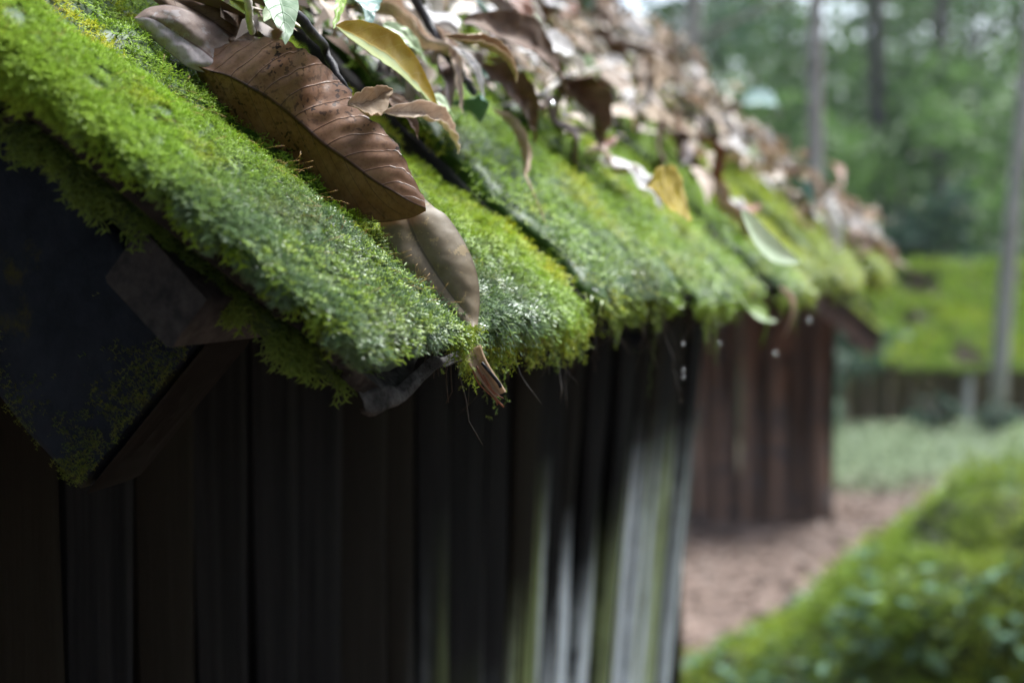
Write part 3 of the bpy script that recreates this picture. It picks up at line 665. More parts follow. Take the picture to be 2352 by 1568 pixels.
H('brown_leaf', (1300, 190, .03), (1400, 300, .01), 60, 'rust', 'reddish brown leaf leaning behind the hood-shaped rolled leaf', roll=.7, curl=.8)
H('white_leaf', (1190, 120, .06), (1330, 190, .05), 80, 'white', 'broad whitish leaf catching the light above the hood-shaped rolled leaf', roll=.2, curl=.6)
H('pale_leaf', (1375, 265, .02), (1455, 300, .012), 42, 'pink', 'short pale pink leaf lying right of the hood-shaped rolled leaf', roll=.2)
H('golden_leaf', (1484, 418, .06), (1578, 508, .045), 120, 'gold', 'golden yellow leaf lying alone on bright moss', roll=.6, fold=.1)
H('pale_blade_leaf', (1702, 488, .08), (1838, 602, .065), 80, 'celadon', 'long pale green leaf blade curving on the moss near the far end', roll=.7, bend=-.05, curl=.2, fold=.1, crumple=.15)
H('pale_blade_leaf', (1695, 672, .012), (1785, 738, -.03), 26, 'celadon', 'pale green blade hanging over the far part of the eave', roll=.3, bend=-.03, crumple=.2)
H('lime_leaf', (1692, 705, -.01), (1748, 792, -.06), 30, 'lime', 'narrow bright green leaf drooping below the eave', roll=.8)
H('pink_strip_leaf', (1790, 660, .0), (1800, 775, -.06), 26, 'pink', 'pinkish dead leaf strip hanging below the far part of the eave', roll=.8, curl=1.)
H('tan_leaf', (1590, 385, .02), (1625, 470, .01), 40, 'pink', 'upright pale leaf right of the golden yellow leaf on the moss', roll=.7)
H('teal_leaf', (1700, 235, .04), (1790, 285, .04), 50, 'teal', 'pale blue green leaf on the crest of the far litter', roll=.2)
H('rust_leaf', (1895, 372, .04), (1930, 430, .03), 32, 'rust', 'small orange brown leaf near the crest of the far litter', roll=.3)

# broken leaf stem with orange fibres at the tip of the first board
a = Acc(); n = 16; x = np.linspace(0, 1, n)
c = np.array([at(p[0], p[1], .803) for p in spl([(1085, 800), (1100, 835), (1122, 868), (1142, 895), (1150, 905)], n)])
wd = .0052 * (1 - .35 * x); sd_ = norm(np.array([.85, .2, .45])); v = np.linspace(-1, 1, 7)
G = c[:, None] + wd[:, None, None] * v[None, :, None] * sd_ + (np.abs(v) ** 2 * .003)[None, :, None] * np.array([0, -1, 0])
o = blade('broken_leaf_stub', G, L['tan'], 'torn brown leaf end with orange fibres sticking out under the nearest eave corner', 'leaf', thick=.0008)
a = Acc()
for pts in ([(1085, 850), (1100, 880), (1125, 905), (1157, 935)], [(1095, 840), (1115, 880), (1140, 915), (1158, 934)], [(1110, 860), (1130, 895), (1143, 930)], [(1120, 885), (1140, 905), (1156, 914)]):
    a.tube(np.array([at(p[0], p[1], .80) for p in spl(pts, 10)]), np.linspace(.0006, .0003, 10), 5)
FIB = M('orange_fibre', .5).col((.25, .085, .035)).m
a.build('fibre', FIB, o)
a = Acc(); a.tube(np.array([at(p[0], p[1], .80) for p in spl([(1106, 832), (1128, 858), (1146, 880), (1150, 890)], 10)]), .0010, 6)
a.build('torn_edge', wood('black_bark', (.01, .01, .012), (.03, .03, .035), .4), o)

# twigs
TWIG = wood('dark_twig_bark', (.02, .02, .025), (.06, .055, .06), .5, (60, 60, 60)); PALE = wood('pale_stick_wood', (.33, .30, .26), (.45, .42, .38), .6, (60, 60, 60))
def twig(name, pts, rad, mat, label):
    P = np.array([un(*p) for p in pts]); P = spl(P, 16); a = Acc(); a.tube(P + rng.normal(0, rad[0] * .15, P.shape), np.linspace(*rad, 16), 7)
    return tag(a.build(name, mat, None, P[0], True), label, 'twig')
twig('dark_twig', [(670, 30, .05), (715, 75, .045), (745, 110, .035), (775, 175, .03), (800, 215, .025)], (.0034, .0024), TWIG, 'knobbly dark twig lying between pale green veined leaf and yellow leaf')
twig('pale_stick', [(565, -30, .06), (572, 25, .05), (578, 75, .03)], (.0022, .002), PALE, 'thin pale stick standing beside the pale green veined leaf')
twig('twig', [(1240, 225, .05), (1300, 180, .055), (1400, 150, .05)], (.003, .002), PALE, 'pale thin twig crossing above the hood-shaped rolled leaf')
twig('twig', [(940, -20, .06), (985, 60, .05), (1045, 150, .045), (1090, 215, .035)], (.004, .003), TWIG, 'dark curved twig running through the pale litter')

# the loose litter: every leaf an object; boundary with the bare moss follows the photo
bnd = [et(un(*p)) for p in ((940, 310), (1060, 285), (1200, 320), (1330, 330), (1430, 330), (1560, 340), (1700, 420), (1850, 490), (1960, 545), (2050, 600))]
be, btt = np.array([b[0] for b in bnd]), np.array([b[1] for b in bnd]); o_ = np.argsort(be); be, btt = be[o_], btt[o_]
btt = np.minimum(btt, -.10)
KIND = [('pink', 'pale pinkish', .30), ('tan', 'tan', .17), ('white', 'whitish', .24), ('dark', 'dark brown', .11), ('rust', 'reddish brown', .09), ('mauve', 'mauve grey', .07), ('teal', 'blue green', .03), ('celadon', 'pale green', .02)]
kp = np.array([k[2] for k in KIND]); kp = kp / kp.sum()
proto = {}
def litter_leaf(e, t, h, ang, size, ki, sh, tilt):
    key = (ki, sh)
    if key not in proto:
        g = [(.9, .2, .08, .42), (.3, .35, .12, .40), (1.7, .1, .1, .45), (.6, .3, -.12, .38), (2.3, .0, .05, .5), (1.1, .2, .18, .36), (.2, .1, .03, .5), (-.8, .1, -.05, .34), (.4, .5, .02, .26)][sh]
        G = leaf_grid((0, -.5, 0), (0, .5, 0), g[3], np.array([0, 0, 1.]), 0, g[0], g[1], g[2], .5 if sh % 2 else -.3, 14, 7)
        nu, nv = G.shape[:2]; uv = np.stack(np.meshgrid(np.linspace(0, 1, nu), np.linspace(0, 1, nv), indexing='ij'), -1)
        G = G + (np.stack([fbm(G + sh * 3.1 + q, .22, 60 + q, 2) for q in range(3)], -1) - .5) * np.array([.10, .12, .30])
        a = Acc(); a.add(np.concatenate([G.reshape(-1, 3), (G - np.array([0, 0, .005])).reshape(-1, 3)]), np.concatenate([grid_faces(nu, nv), grid_faces(nu, nv, nu * nv)[:, ::-1]]), uv=np.concatenate([uv.reshape(-1, 2)] * 2))
        a.tube(np.array([(0, -.5, 0), (0, -.6, .02), (.02, -.72, .03)]), (.012, .01, .008), 5)
        ob = a.build('fallen_leaf', L[KIND[ki][0]], None, None, True); proto[key] = ob.data
    else:
        ob = bpy.data.objects.new('fallen_leaf', proto[key]); link(ob)
    from mathutils import Matrix, Vector
    X = E * math.cos(ang) + S * math.sin(ang); Y = -E * math.sin(ang) + S * math.cos(ang)
    R1 = np.stack([X, Y, np.cross(X, Y)], 1)
    if R1[:, 2] @ N < 0: R1[:, 0] *= -1; R1[:, 2] = np.cross(R1[:, 0], R1[:, 1])
    m = Matrix([[*R1[i], rp(e, t, h)[i]] for i in range(3)] + [[0, 0, 0, 1]])
    ob.matrix_world = m @ Matrix.Rotation(tilt[0], 4, 'X') @ Matrix.Rotation(tilt[1], 4, 'Y') @ Matrix.Scale(size, 4)
    zone = 'halfway along the roof' if e < .95 else ('beyond the roof middle' if e < 1.7 else 'at the far roof end')
    where = 'within the litter heap ' + zone if (t < np.interp(e, be, btt) - .12) else 'along the litter edge ' + zone
    if e < .45: where = 'in the litter above the nearest boards'
    tag(ob, f'{KIND[ki][1]} dead leaf lying {where}', 'leaf', f'{KIND[ki][1]} fallen leaves {where}')
    return ob
cnt = 0
while cnt < 258:
    e = rng.uniform(.02, 2.34); b = np.interp(e, be, btt) + (float(fbm(np.array([[e, 0, 0]]), .16, 3, 2)[0]) - .5) * .22; x = rng.random() ** 1.4
    t = b + .03 - x * (.42 + .30 * e / 2.3)
    if e > .9 and rng.random() < .10: t = min(b + rng.uniform(.02, .2), -.12)
    if e < .25 and t > -.2: continue
    if e < .12 and rng.random() < .6: continue
    size = rng.uniform(.045, .12) * (.85 if e < 1 else 1.0)
    h = rng.uniform(.012, .05) * (.5 + .5 * min(1, (b - t + .05) / .15))
    litter_leaf(e, t, h, rng.normal(0.25, .9) + math.pi * rng.integers(0, 2), size, rng.choice(len(KIND), p=kp), rng.integers(0, 9), (rng.normal(0, .28), rng.normal(0, .4)))
    cnt += 1
# the mat of decayed litter under the loose leaves
def litter_mat():
    a = Acc(); n = 6800; e = rng.uniform(0, 2.35, n); b = np.interp(e, be, btt) + (fbm(np.stack([e, e * 0, e * 0], 1), .16, 3, 2) - .5) * .22; t = b - .02 - rng.random(n) ** 1.1 * 1.0
    ok = ~((e < .2) & (t > -.22)); e, t = e[ok], t[ok]; n = len(e)
    c = rp(e, t, rng.uniform(-.004, .028, n)); ang = rng.uniform(0, 6.28, n); ln = rng.uniform(.018, .05, n); wd = ln * rng.uniform(.2, .45, n)
    X = np.cos(ang)[:, None] * E + np.sin(ang)[:, None] * S + N * rng.normal(0, .35, (n, 1)); Y = norm(np.cross(N + rng.normal(0, .4, (n, 3)), X))
    V = c[:, None] + np.stack([-X * ln[:, None] / 2, Y * wd[:, None] / 2 + N * .003, X * ln[:, None] / 2, -Y * wd[:, None] / 2 + N * .004], 1)
    a.add(V, np.arange(4 * n).reshape(n, 4), tint=np.repeat(rng.random(n), 4))
    m = M('decayed_litter', .6); t_ = m.attr('tint'); m.col(m.mix(m.step(t_, .55, 1.), m.mix(m.step(t_, 0., .5), (.022, .014, .010), (.15, .095, .06)), (.50, .41, .33)))
    tag(a.build('leaf_litter', m.m), 'mat of small decayed leaf bits under the fallen leaves', 'leaf litter', kind='stuff')
litter_mat()

# water drops
GLASS = M('water', 0.02, .5); GLASS.col((1, 1, 1)); GLASS.b.inputs['Transmission Weight'].default_value = 1; GLASS.b.inputs['IOR'].default_value = 1.33; GLASS = GLASS.m
def drop(px, py, z, r, label):
    u = np.linspace(0, math.pi, 14); v = np.linspace(0, 2 * math.pi, 17); U_, V_ = np.meshgrid(u, v, indexing='ij')
    rr = np.sin(U_) * np.where(U_ < 1.2, .8 + .2 * U_ / 1.2, 1.); p = at(px, py, z)
    G = np.stack([r * rr * np.cos(V_), r * rr * np.sin(V_), r * np.cos(U_) * np.where(U_ < 1.57, 1.35, 1)], -1) + p
    tag(mk('water_drop', G.reshape(-1, 3), grid_faces(14, 17)[:, ::-1], GLASS, None, p, smooth=True), label, 'water drop', 'water drops hanging along the eave')
for d in ((1564, 921, 1.24, .0009, 'lowest water drop, falling clear below the hanging moss strand'), (1569, 866, 1.24, .0009, 'water drop just above the lowest one on the hanging moss strand'), (1569, 852, 1.24, .0009, 'upper of two touching drops on the hanging moss strand'),
          (1569, 790, 1.24, .0009, 'water drop at the top of the hanging moss strand'), (1781, 812, 1.66, .0018, 'water drop under the pinkish dead leaf strip'), (1858, 736, 1.90, .0018, 'water drop at the eave right of the pinkish dead leaf strip'),
          (1268, 240, 1.16, .0022, 'bright water drop in front of the hood-shaped rolled leaf'), (1654, 790, 1.38, .0012, 'water drop below the eave left of the drooping bright green leaf')): drop(*d[:3], d[3] * .95, d[4])

# ------------------------------------------------------------------ GROUND
def gz(x, y):
    x, y = np.asarray(x, float), np.asarray(y, float)
    b = -1.1 * ss(y, 12.75, 14.0) * (1 - ss(y, 17, 26)) + 1.2 * ss(y, 24, 60) + .9 * ss(x, 3, 12) * ss(y, 15, 24)
    bank = -.03 * ss(y, 9.5, 11) * ss(x, 1.6, 2.4) * (1 - ss(y, 12.6, 13.6))
    return b + bank + (fbm(np.stack([x, y, x * 0], -1), 1.2, 5, 3) - .5) * .06
xs = np.concatenate([[-300, -120, -50, -20, -10], np.linspace(-6, 12, 110), [16, 22, 32, 50, 100, 300]]); ys = np.concatenate([[-300, -100, -40, -15, -6], np.linspace(-3, 28, 150), [32, 38, 46, 56, 70, 120, 300, 600]])
XX, YY = np.meshgrid(xs, ys, indexing='ij'); GV = np.stack([XX, YY, gz(XX, YY)], -1)
GR = M('forest_floor', .9, .3); _o = GR.coord('Object'); n1 = GR.noise(_o, .7, 5); n2 = GR.noise(_o, 14, 5, .7)
sp = GR.n("ShaderNodeSeparateXYZ"); GR.put(sp.inputs[0], _o)
c = GR.mix(GR.step(n2, .35, .68), (.10, .068, .05), (.24, .17, .135))
gm = GR.math('MULTIPLY', GR.step(sp.outputs[1], 9., 10.), GR.step(GR.math('ADD', sp.outputs[0], n1), 1.9, 2.7))
c = GR.mix(gm, c, GR.mix(n2, (.10, .15, .06), (.22, .28, .15))); GR.col(c); GR.bump(n2, .8, .03)
tag(mk('ground', GV.reshape(-1, 3), grid_faces(len(xs), len(ys)), GR.m, smooth=True), kind='structure')

def cards(n, c, spread, size, up=.3, seedmat=None):
    """leaf-sized quads about centres c; returns verts"""
    X = norm(rng.normal(0, 1, (n, 3)) * np.array([1, 1, 1 - up])); nn = norm(rng.normal(0, 1, (n, 3)) + np.array([0, 0, up * 3])); Y = norm(np.cross(nn, X))
    s = size * rng.uniform(.6, 1.3, (n, 1)); f = rng.uniform(.35, .6, (n, 1))
    return c[:, None] + np.stack([-X * s * .5, Y * s * f * .5 + X * s * .05 - np.array([0, 0, 1]) * s * .06, X * s * .55 - np.array([0, 0, 1]) * s * .12, -Y * s * f * .5 + X * s * .05 - np.array([0, 0, 1]) * s * .06], 1)
def leafy(name, c1, c2, c3, rough=.45, tr=.32):
    m = M(name, rough, .15); t_ = m.attr('tint'); c = m.mix(m.step(t_, .0, .6), c1, c2); c = m.mix(m.step(t_, .8, 1.), c, c3); m.col(c); m.translucent(c, tr); return m.m
G1 = leafy('forest_foliage', (.03, .06, .022), (.085, .155, .05), (.16, .26, .085)); G2 = leafy('dark_teal_foliage', (.03, .055, .035), (.07, .125, .08), (.14, .22, .16), .5, .3); G3 = leafy('bright_foliage', (.06, .11, .035), (.12, .21, .06), (.21, .32, .11), .45, .4)
PALECOV = leafy('pale_ground_cover', (.13, .17, .085), (.28, .34, .20), (.43, .49, .34), .5, .3); DRY = leafy('dry_ground_leaves', (.07, .046, .033), (.19, .135, .105), (.33, .26, .215), .6, .1)
# fallen leaves on the ground, and pale ground cover on the bank
n = 9000; x = rng.uniform(.3, 4.2, n); y = rng.uniform(3.0, 10.2, n); c = np.stack([x, y, gz(x, y) + .012], 1)
a = Acc(); a.add(cards(n, c, 0, .07, .9), np.arange(4 * n).reshape(n, 4), tint=np.repeat(rng.random(n), 4)); tag(a.build('ground_leaf_litter', DRY), 'pinkish brown dead leaves covering the ground between the huts', 'leaf litter', kind='stuff')
n = 26000; x = rng.uniform(1.9, 7, n); y = rng.uniform(9.3, 13.1, n); dens = fbm(np.stack([x, y, x * 0], -1), .6, 9, 2); k = dens + ss(y, 9.2, 10.3) * .5 > .6; x, y = x[k], y[k]; n = len(x)
c = np.stack([x, y, gz(x, y) + rng.uniform(.0, .09, n)], 1); a = Acc(); a.add(cards(n, c, 0, .048, .6), np.arange(4 * n).reshape(n, 4), tint=np.repeat(rng.random(n), 4)); tag(a.build('ground_cover', PALECOV), 'pale green low plants covering the bank before the far hut', 'ground cover', kind='stuff')

# ------------------------------------------------------------------ mossy boulder, lower right
bc = np.array([1.93, 4.45, 0.]); nu, nv = 100, 130
u = np.linspace(0, 1, nu); v = np.linspace(0, 2 * math.pi, nv); UU, VV = np.meshgrid(u, v, indexing='ij')
RHO = np.interp(u, [0, .2, .4, .6, .8, 1], [0, .36, .64, .93, 1.20, 1.5]); HGT = np.interp(u, [0, .2, .4, .6, .8, 1], [.88, .82, .66, .42, .19, -.08])
RHO = np.convolve(np.pad(RHO, 6, 'reflect', reflect_type='odd'), np.ones(13) / 13, 'valid'); HGT = np.convolve(np.pad(HGT, 6, 'edge'), np.ones(13) / 13, 'valid')
BV = bc + np.stack([RHO[:, None] * np.cos(VV), RHO[:, None] * np.sin(VV) * .95, HGT[:, None] + 0 * VV], -1)
D = norm(np.stack([np.cos(VV) * .7, np.sin(VV) * .7, .3 + (1 - UU)], -1)); BV = BV + D * ((fbm(BV, .42, 3, 3) - .5) * .36 * np.minimum(1, UU * 6 + .3))[..., None]
ROCK = M('mossy_rock', .9); _n = ROCK.noise(ROCK.coord('Object'), 5, 6, .7); ROCK.col(ROCK.mix(ROCK.step(_n, .4, .65), (.03, .04, .015), (.07, .085, .03))); ROCK.bump(_n, .8, .03)
bo = tag(mk('boulder', BV.reshape(-1, 3), grid_faces(nu, nv), ROCK.m, None, bc, smooth=True), 'large moss-covered boulder on the ground beside the near hut', 'boulder')
dnb = D; p, nn, _, _ = sample(BV, dnb, 42000)
hb = fbm(p, .22, 8, 3); k = hb > .34; p, nn, hb = p[k], nn[k], hb[k]; n = len(p)
p = p + nn * (np.clip(hb - .4, 0, 1) * .35 * rng.random(n))[:, None]
a = Acc(); fronds(a, p, nn + rng.normal(0, .5, (n, 3)) - np.array([0, 0, .3]), nn, rng.uniform(.025, .06, n), np.clip((fbm(p, .16, 91, 2) - .36) * 3.4 + rng.normal(0, .15, n), 0, 1), np.clip(ss(fbm(p, .3, 14, 2), .5, .7) * .6 * rng.random(n), 0, 1), np.full(n, .3), FR_S)
a.build('moss', frond_mat('boulder_moss', (.018, .04, .008), (.15, .26, .016), (.36, .50, .04), (.42, .44, .035)), bo)
# small leafy plants growing on it
n = 5000; p, nn, _, _ = sample(BV, dnb, n); cl = fbm(p, .25, 44, 2); k = cl > .5; p, nn = p[k], nn[k]; n = len(p)
a = Acc(); a.add(cards(n, p + nn * rng.uniform(.02, .09, (n, 1)), 0, .055, .6), np.arange(4 * n).reshape(n, 4), tint=np.repeat(rng.random(n), 4)); tag(a.build('creeper_leaf', leafy('creeper_foliage', (.05, .10, .06), (.14, .25, .15), (.28, .42, .30), .6, .3), bo), kind='stuff')

# ------------------------------------------------------------------ HUT with brown wall behind
BROWN = wood('red_brown_planks', (.07, .042, .028), (.25, .145, .095), .75, (5, 5, .6), (.10, .08, .07))
def brown_hut():
    o = np.array([.95, 8.3, 0]); h = thing('brown_hut', 'reddish brown plank hut standing behind the near hut', 'hut', o)
    # gable wall of vertical planks
    a = Acc(); x = .05; ridge = .95
    while x < 1.88:
        wd = min(random.uniform(.07, .2), 1.89 - x); zt = 1.22 + (.94 - abs(x + wd / 2 - ridge)) * .80; d = random.uniform(-.025, .02)
        a.box((x + wd / 2, 8.3 + d, zt / 2 - .05), np.eye(3), (wd / 2 - .004, .02, zt / 2 + .03)); x += wd
    a.build('wall', BROWN, h)
    a = Acc(); a.box((1.87, 9.3, .58), np.eye(3), (.02, .98, .66)); a.build('side_wall', BROWN, h)
    a = Acc(); a.box((.03, 9.3, .58), np.eye(3), (.02, .98, .66)); a.build('side_wall', BROWN, h)
    sl = norm(np.array([1, 0, -.86])); nn = np.array([-sl[2], 0, sl[0]])
    for sg in (1, -1):
        s1 = sl * np.array([sg, 1, 1]); n1 = nn * np.array([sg, 1, 1]); top = np.array([.95, 0, 2.06])
        a = Acc()
        for j in range(7): a.box(top + s1 * .75 + n1 * .02 + np.array([0, 8.05 + .1 + j * .31, 0]), np.stack([s1, [0, 1, 0], n1]), (.74, .15, .012))
        rf = a.build('roof', BOARD, h)
        n = 5000; q = top + s1 * rng.uniform(0, 1.5, (n, 1)) + n1 * .035 + np.array([0, 1, 0]) * rng.uniform(8.0, 10.2, (n, 1))
        b = Acc(); fronds(b, q, n1 + rng.normal(0, .4, (n, 3)), np.tile(n1, (n, 1)), rng.uniform(.025, .05, n), rng.random(n), rng.random(n) * .5, np.full(n, .2), FR_S); b.build('moss', MOSS_OLIVE, rf)
        a = Acc(); a.box(top + s1 * .75 - n1 * .06 + np.array([0, 8.02, 0]), np.stack([s1, [0, 1, 0], n1]), (.76, .018, .05)); a.build('barge_board', BROWN, h)
brown_hut()
def far_hut():
    o = np.array([5.4, 15.2, -1.1]); h = thing('far_mossy_hut', 'low dark hut with yellow green mossy roof beyond the bank', 'hut', o)
    a = Acc(); x = 3.3
    while x < 7.4:
        wd = random.uniform(.12, .25); a.box((x + wd / 2, 14.12 + random.uniform(-.02, .02), -.33), np.eye(3), (wd / 2 - .006, .02, .85)); x += wd
    a.build('wall', wood('faded_brown_planks', (.19, .13, .105), (.42, .30, .25), .75, (7, 7, .8)), h)
    for xx in (3.28, 7.5):
        a = Acc(); a.box((xx, 15.4, -.33), np.eye(3), (.02, .93, .85)); a.build('side_wall', BROWN, h)
    for xx in (4.50, 6.4):
        a = Acc(); a.tube(np.array([(xx, 14.02, -1.2), (xx, 14.02, -.3), (xx + .02, 14.03, .40)]), (.055, .05, .05), 10); a.build('post', PALE, h)
    sl = norm(np.array([0, 1.7, 1.02])); nn = np.array([0, -sl[2], sl[1]])
    base = np.array([5.5, 13.95, .39])
    for s1, n1, b0 in ((sl, nn, base), (sl * np.array([1, -1, 1]), nn * np.array([1, -1, 1]), base + np.array([0, 3.4, 0]))):
        a = Acc()
        for j in range(12): a.box(b0 + s1 * .985 + n1 * .0 + np.array([-1.97 + (j + .5) * .33, 0, 0]), np.stack([[1, 0, 0], s1, n1]), (.16, .98, .02))
        rf = a.build('roof', BOARD, h)
        n = 16000; q = b0 + s1 * rng.uniform(-.05, 1.98, (n, 1)) + n1 * .035 + np.array([1, 0, 0]) * rng.uniform(-1.99, 1.99, (n, 1))
        cl = fbm(q, .3, 5, 3); k = cl > .36; q, cl = q[k], cl[k]; n = len(q)
        b = Acc(); fronds(b, q, n1 + rng.normal(0, .45, (n, 3)), np.tile(n1, (n, 1)), rng.uniform(.04, .09, n), np.clip((cl - .3) * 2.5, 0, 1), np.clip(ss(cl, .5, .7) * rng.random(n) * .6, 0, 1), np.full(n, .1), FR_S); b.build('moss', MOSS, rf)
        n = 1500; q = b0 + s1 * rng.uniform(0, 1.98, (n, 1)) + n1 * .06 + np.array([1, 0, 0]) * rng.uniform(-1.95, 1.95, (n, 1))
        b = Acc(); b.add(cards(n, q, 0, .09, .8), np.arange(4 * n).reshape(n, 4), tint=np.repeat(rng.random(n), 4)); tag(b.build('roof_litter', DRY, rf), kind='stuff')
far_hut()

# ------------------------------------------------------------------ forest
TRUNK = wood('grey_bark', (.20, .175, .15), (.36, .33, .30), .8, (14, 14, 4), (.17, .19, .15)); DTRUNK = wood('dark_bark', (.05, .043, .038), (.115, .10, .09), .8, (14, 14, 4))
CROWN = {}
def crown_mesh(kind, n, leaf, clumps, rad, seed):
    r = np.random.default_rng(seed)
    cc = r.normal(0, 1, (clumps, 3)); cc = cc / np.maximum(np.linalg.norm(cc, axis=1, keepdims=True), 1) * r.random((clumps, 1)) ** .33
    cc = cc * np.array([1, 1, 1]); pick = r.integers(0, clumps, n); c = cc[pick] + r.normal(0, .13, (n, 3)) * np.array([1, 1, .55])
    return c * rad, r.random(n) * .55 + (r.random(clumps) * .45)[pick]
def tree(name, label, x, y, height, tr, crown, mat, bark=None, group='forest trees', lean=(0, 0), leaf=.14, n=2600, clumps=34, seed=1):
    z = float(gz(x, y)) - .1; o = thing(name, label, 'tree', (x, y, z), group)
    k = np.linspace(0, 1, 14)[:, None]; P = np.array([x, y, z]) + k * np.array([lean[0], lean[1], height]) + np.concatenate([np.sin(k * 5 + seed) * .06 * height * .15, np.cos(k * 4 + seed) * .05 * height * .15, 0 * k], 1)
    a = Acc(); a.tube(P, tr * (1.25 - .75 * k[:, 0] ** .8), 10)
    r = np.random.default_rng(seed); (cz0, cz1, cr) = crown
    for q in range(9):
        i = int(np.clip(r.uniform(cz0, cz1) / height * 13, 2, 12)); an = r.uniform(0, 6.28); ln = cr * r.uniform(.5, .95); m = np.linspace(0, 1, 6)[:, None]
        a.tube(P[i] + m * ln * np.array([math.cos(an), math.sin(an), .5]) + m ** 2 * np.array([0, 0, -.15 * ln]), tr * .35 * (1.1 - m[:, 0]), 6)
    a.build('trunk', bark or TRUNK, o, smooth=True)
    c, ti = crown_mesh(name, n, leaf, clumps, np.array([cr, cr, (cz1 - cz0) / 2]), seed)
    c = c + np.array([x + lean[0] * .7, y + lean[1] * .7, z + (cz0 + cz1) / 2]); b = Acc(); b.add(cards(n, c, 0, leaf, .35), np.arange(4 * n).reshape(n, 4), tint=np.repeat(ti, 4)); b.build('crown', mat, o)
    return o
def px2(px, y): return (px - CX) / FP * y
tree('slim_tree', 'slim pale grey trunk rising behind the litter crest of the near roof', px2(1888, 11), 11, 9, .062, (5.2, 9, 2.2), G1, seed=3)
tree('slim_tree', 'tall pale trunk at the right edge in front of the far mossy hut', px2(2316, 12.7), 12.7, 10, .068, (6, 10, 2.4), G1, lean=(.36, 0), seed=5)
tree('dark_tree', 'dark brown trunk between the two pale trunks', px2(2012, 23), 23, 12, .12, (6, 11, 3), G1, DTRUNK, seed=8)
tree('dark_tree', 'thin dark trunk left of the right edge trunk', px2(2165, 22), 22, 12, .11, (5, 12, 3.2), G1, DTRUNK, seed=9)
tree('slim_tree', 'pale trunk half hidden above the near roof crest', px2(1570, 16), 16, 11, .10, (5, 11, 2.6), G2, seed=12)
tl = ['young leafy tree with {} leaves {}', ]
spots = [(1450, 19, G2, 4.8, 'dark blue green', 'right above the middle of the near roof'), (1640, 23, G1, 6.5, 'mid green', 'above the litter crest, left of the sky gaps'), (1720, 18, G3, 5.0, 'bright green', 'just left of the slim pale trunk'), (1790, 28, G1, 8.5, 'mid green', 'far back between the sky gaps'),
         (1980, 24, G1, 6.2, 'mid green', 'behind the dark brown trunk'), (2070, 18, G2, 3.6, 'dark blue green', 'right of the dark brown trunk'), (2130, 29, G1, 9, 'mid green', 'far back right of the dark brown trunk'), (2230, 21, G3, 5.6, 'bright green', 'left of the right edge trunk'), (2330, 26, G1, 8, 'mid green', 'behind the right edge trunk'),
         (2420, 18, G3, 5.5, 'bright green', 'at the right edge beyond the far hut'), (1540, 30, G1, 9, 'mid green', 'far back over the near roof'), (1900, 34, G3, 9, 'bright green', 'farthest back behind the slim pale trunk'), (2260, 36, G1, 10, 'mid green', 'farthest back near the right edge')]
for i, (px, y, m, hh, colr, where) in enumerate(spots):
    tree('leafy_tree', f'young leafy tree with {colr} leaves {where}', px2(px, y), y, hh, .05, (hh * .12, hh, hh * .34), m, DTRUNK, 'young forest trees', leaf=.15 + .003 * y, n=2500, clumps=34, seed=20 + i)
def shrub(px, y, rad, hgt, mat, label, n=1500, leaf=.13):
    x = px2(px, y); z = float(gz(x, y)); o = thing('shrub', label, 'shrub', (x, y, z), 'undergrowth shrubs')
    a = Acc()
    for q in range(7):
        an = rng.uniform(0, 6.28); a.tube(np.array([(x, y, z - .05), (x + math.cos(an) * rad * .3, y + math.sin(an) * rad * .3, z + hgt * .5), (x + math.cos(an) * rad * .6, y + math.sin(an) * rad * .6, z + hgt * .85)]), (.02, .014, .006), 5)
    a.build('stem', DTRUNK, o)
    c, ti = crown_mesh('s', n, leaf, 26, np.array([rad, rad, hgt / 2]), int(px)); c = c + np.array([x, y, z + hgt * .55])
    b = Acc(); b.add(cards(n, c, 0, leaf, .5), np.arange(4 * n).reshape(n, 4), tint=np.repeat(ti, 4)); b.build('foliage', mat, o)
for px, y, rd, hg, m, lb in ((1990, 18.5, .9, 2.2, G2, 'dark blue green shrub just right of the near roof end'), (2110, 17.5, 1.2, 2.3, G2, 'broad blue green shrub above the far mossy roof'), (2230, 18, 1.2, 2.4, G1, 'mid green shrub behind the far mossy roof, left of the right edge trunk'), (2360, 17.8, 1.1, 2.2, G2, 'blue green shrub behind the far mossy roof at the right edge'),
                             (1850, 13, .8, 2.0, G2, 'dark shrub behind the litter crest near the slim pale trunk'), (1700, 14, 1.0, 2.6, G2, 'dark shrub behind the litter crest, middle of the far edge'), (1560, 13, 1.0, 2.8, G2, 'dark blue green shrub behind the upper litter crest')):
    shrub(px, y, rd, hg, m, lb)
shrub(2152, 12.4, .22, .35, G2, 'small blue green bush on the bank before the far hut', 260, .07); shrub(2290, 12.2, .22, .3, G2, 'small blue green bush at the foot of the right edge trunk', 240, .07)
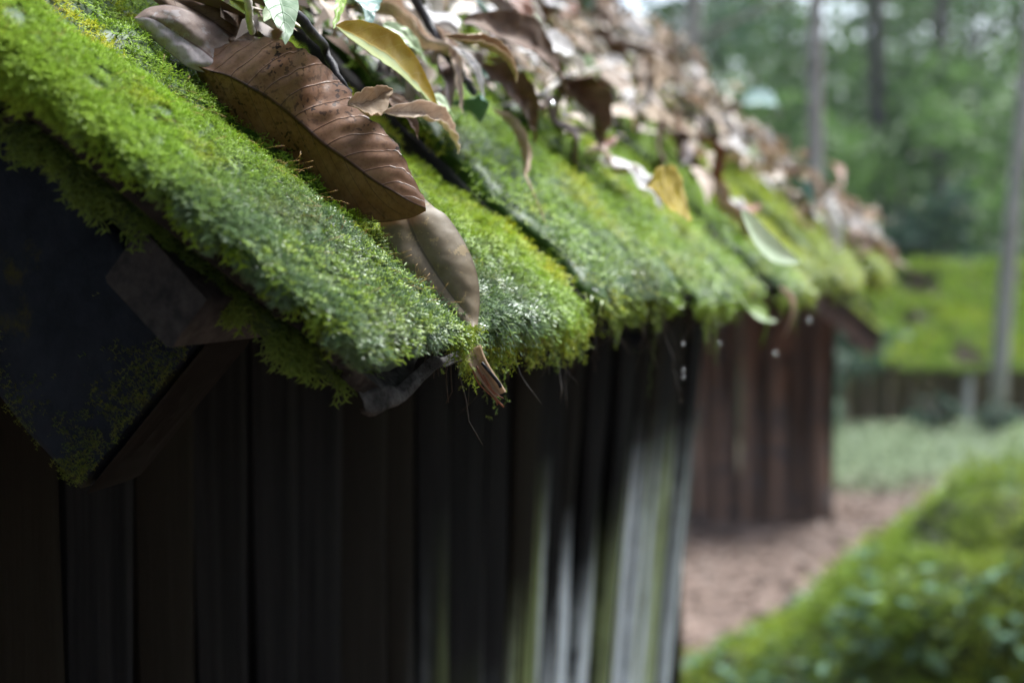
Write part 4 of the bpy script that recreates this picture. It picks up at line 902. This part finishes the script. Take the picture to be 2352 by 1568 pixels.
# the wood beyond, one mass
n = 20000; y = rng.uniform(38, 40.5, n); x = px2(rng.uniform(1150, 2750, n), y); z = gz(x, y) + rng.random(n) ** 1.1 * 13; c = np.stack([x, y, z], 1)
gap = fbm(np.stack([x, x * 0, z * 1.1], -1), 1.6, 12, 2); k = (gap < .71 - .06 * ss(z, 4, 8)) & (fbm(c, 2., 3, 2) > .30); c = c[k]; n = len(c)
a = Acc(); a.add(cards(n, c, 0, .5, .4), np.arange(4 * n).reshape(n, 4), tint=np.repeat(rng.random(n) * .6 + .4 * fbm(c, 3, 8, 2), 4)); tag(a.build('far_wood', G1), 'far green wood closing the view behind the young trees', 'wood', kind='stuff')

# unseen trees added round the photographer so dense crowns shade the near gable
for i, (x, y, hh, cr) in enumerate(((-3.6, -2.6, 7.5, 2.9), (.6, -4.6, 8, 3.2), (4.6, -4.2, 7.5, 2.8), (-5.2, 2.2, 7, 2.8), (-1.6, -7.5, 10, 3.6), (-4.5, 6.5, 9, 3.2), (4.3, .3, 7, 2.5))):
    tree('added_shade_tree', ('added unseen dark leaved shade tree {} the place the picture is taken from').format(('left behind', 'straight behind', 'right behind', 'to the left of', 'far behind', 'left and ahead of', 'to the right of')[i]), x, y, hh, .13, (.3, hh, cr), G2, DTRUNK, 'added shade trees around the photographer', leaf=.34, n=3600, clumps=60, seed=60 + i)


# damp forest air, one box round everything
hz = bpy.data.materials.new('damp_air'); hz.use_nodes = True; hz.node_tree.nodes.remove(hz.node_tree.nodes['Principled BSDF'])
pv = hz.node_tree.nodes.new('ShaderNodeVolumePrincipled'); pv.inputs['Color'].default_value = (.86, .93, 1, 1); pv.inputs['Density'].default_value = .0006; pv.inputs['Anisotropy'].default_value = .2
hz.node_tree.links.new(pv.outputs[0], hz.node_tree.nodes['Material Output'].inputs['Volume'])
q = np.array([(x, y, z) for x in (-320, 320) for y in (-320, 620) for z in (-3.5, 18.)]); tag(mk('haze', q, np.array([(0, 1, 3, 2), (4, 6, 7, 5), (0, 4, 5, 1), (2, 3, 7, 6), (0, 2, 6, 4), (1, 5, 7, 3)]), hz), kind='stuff')
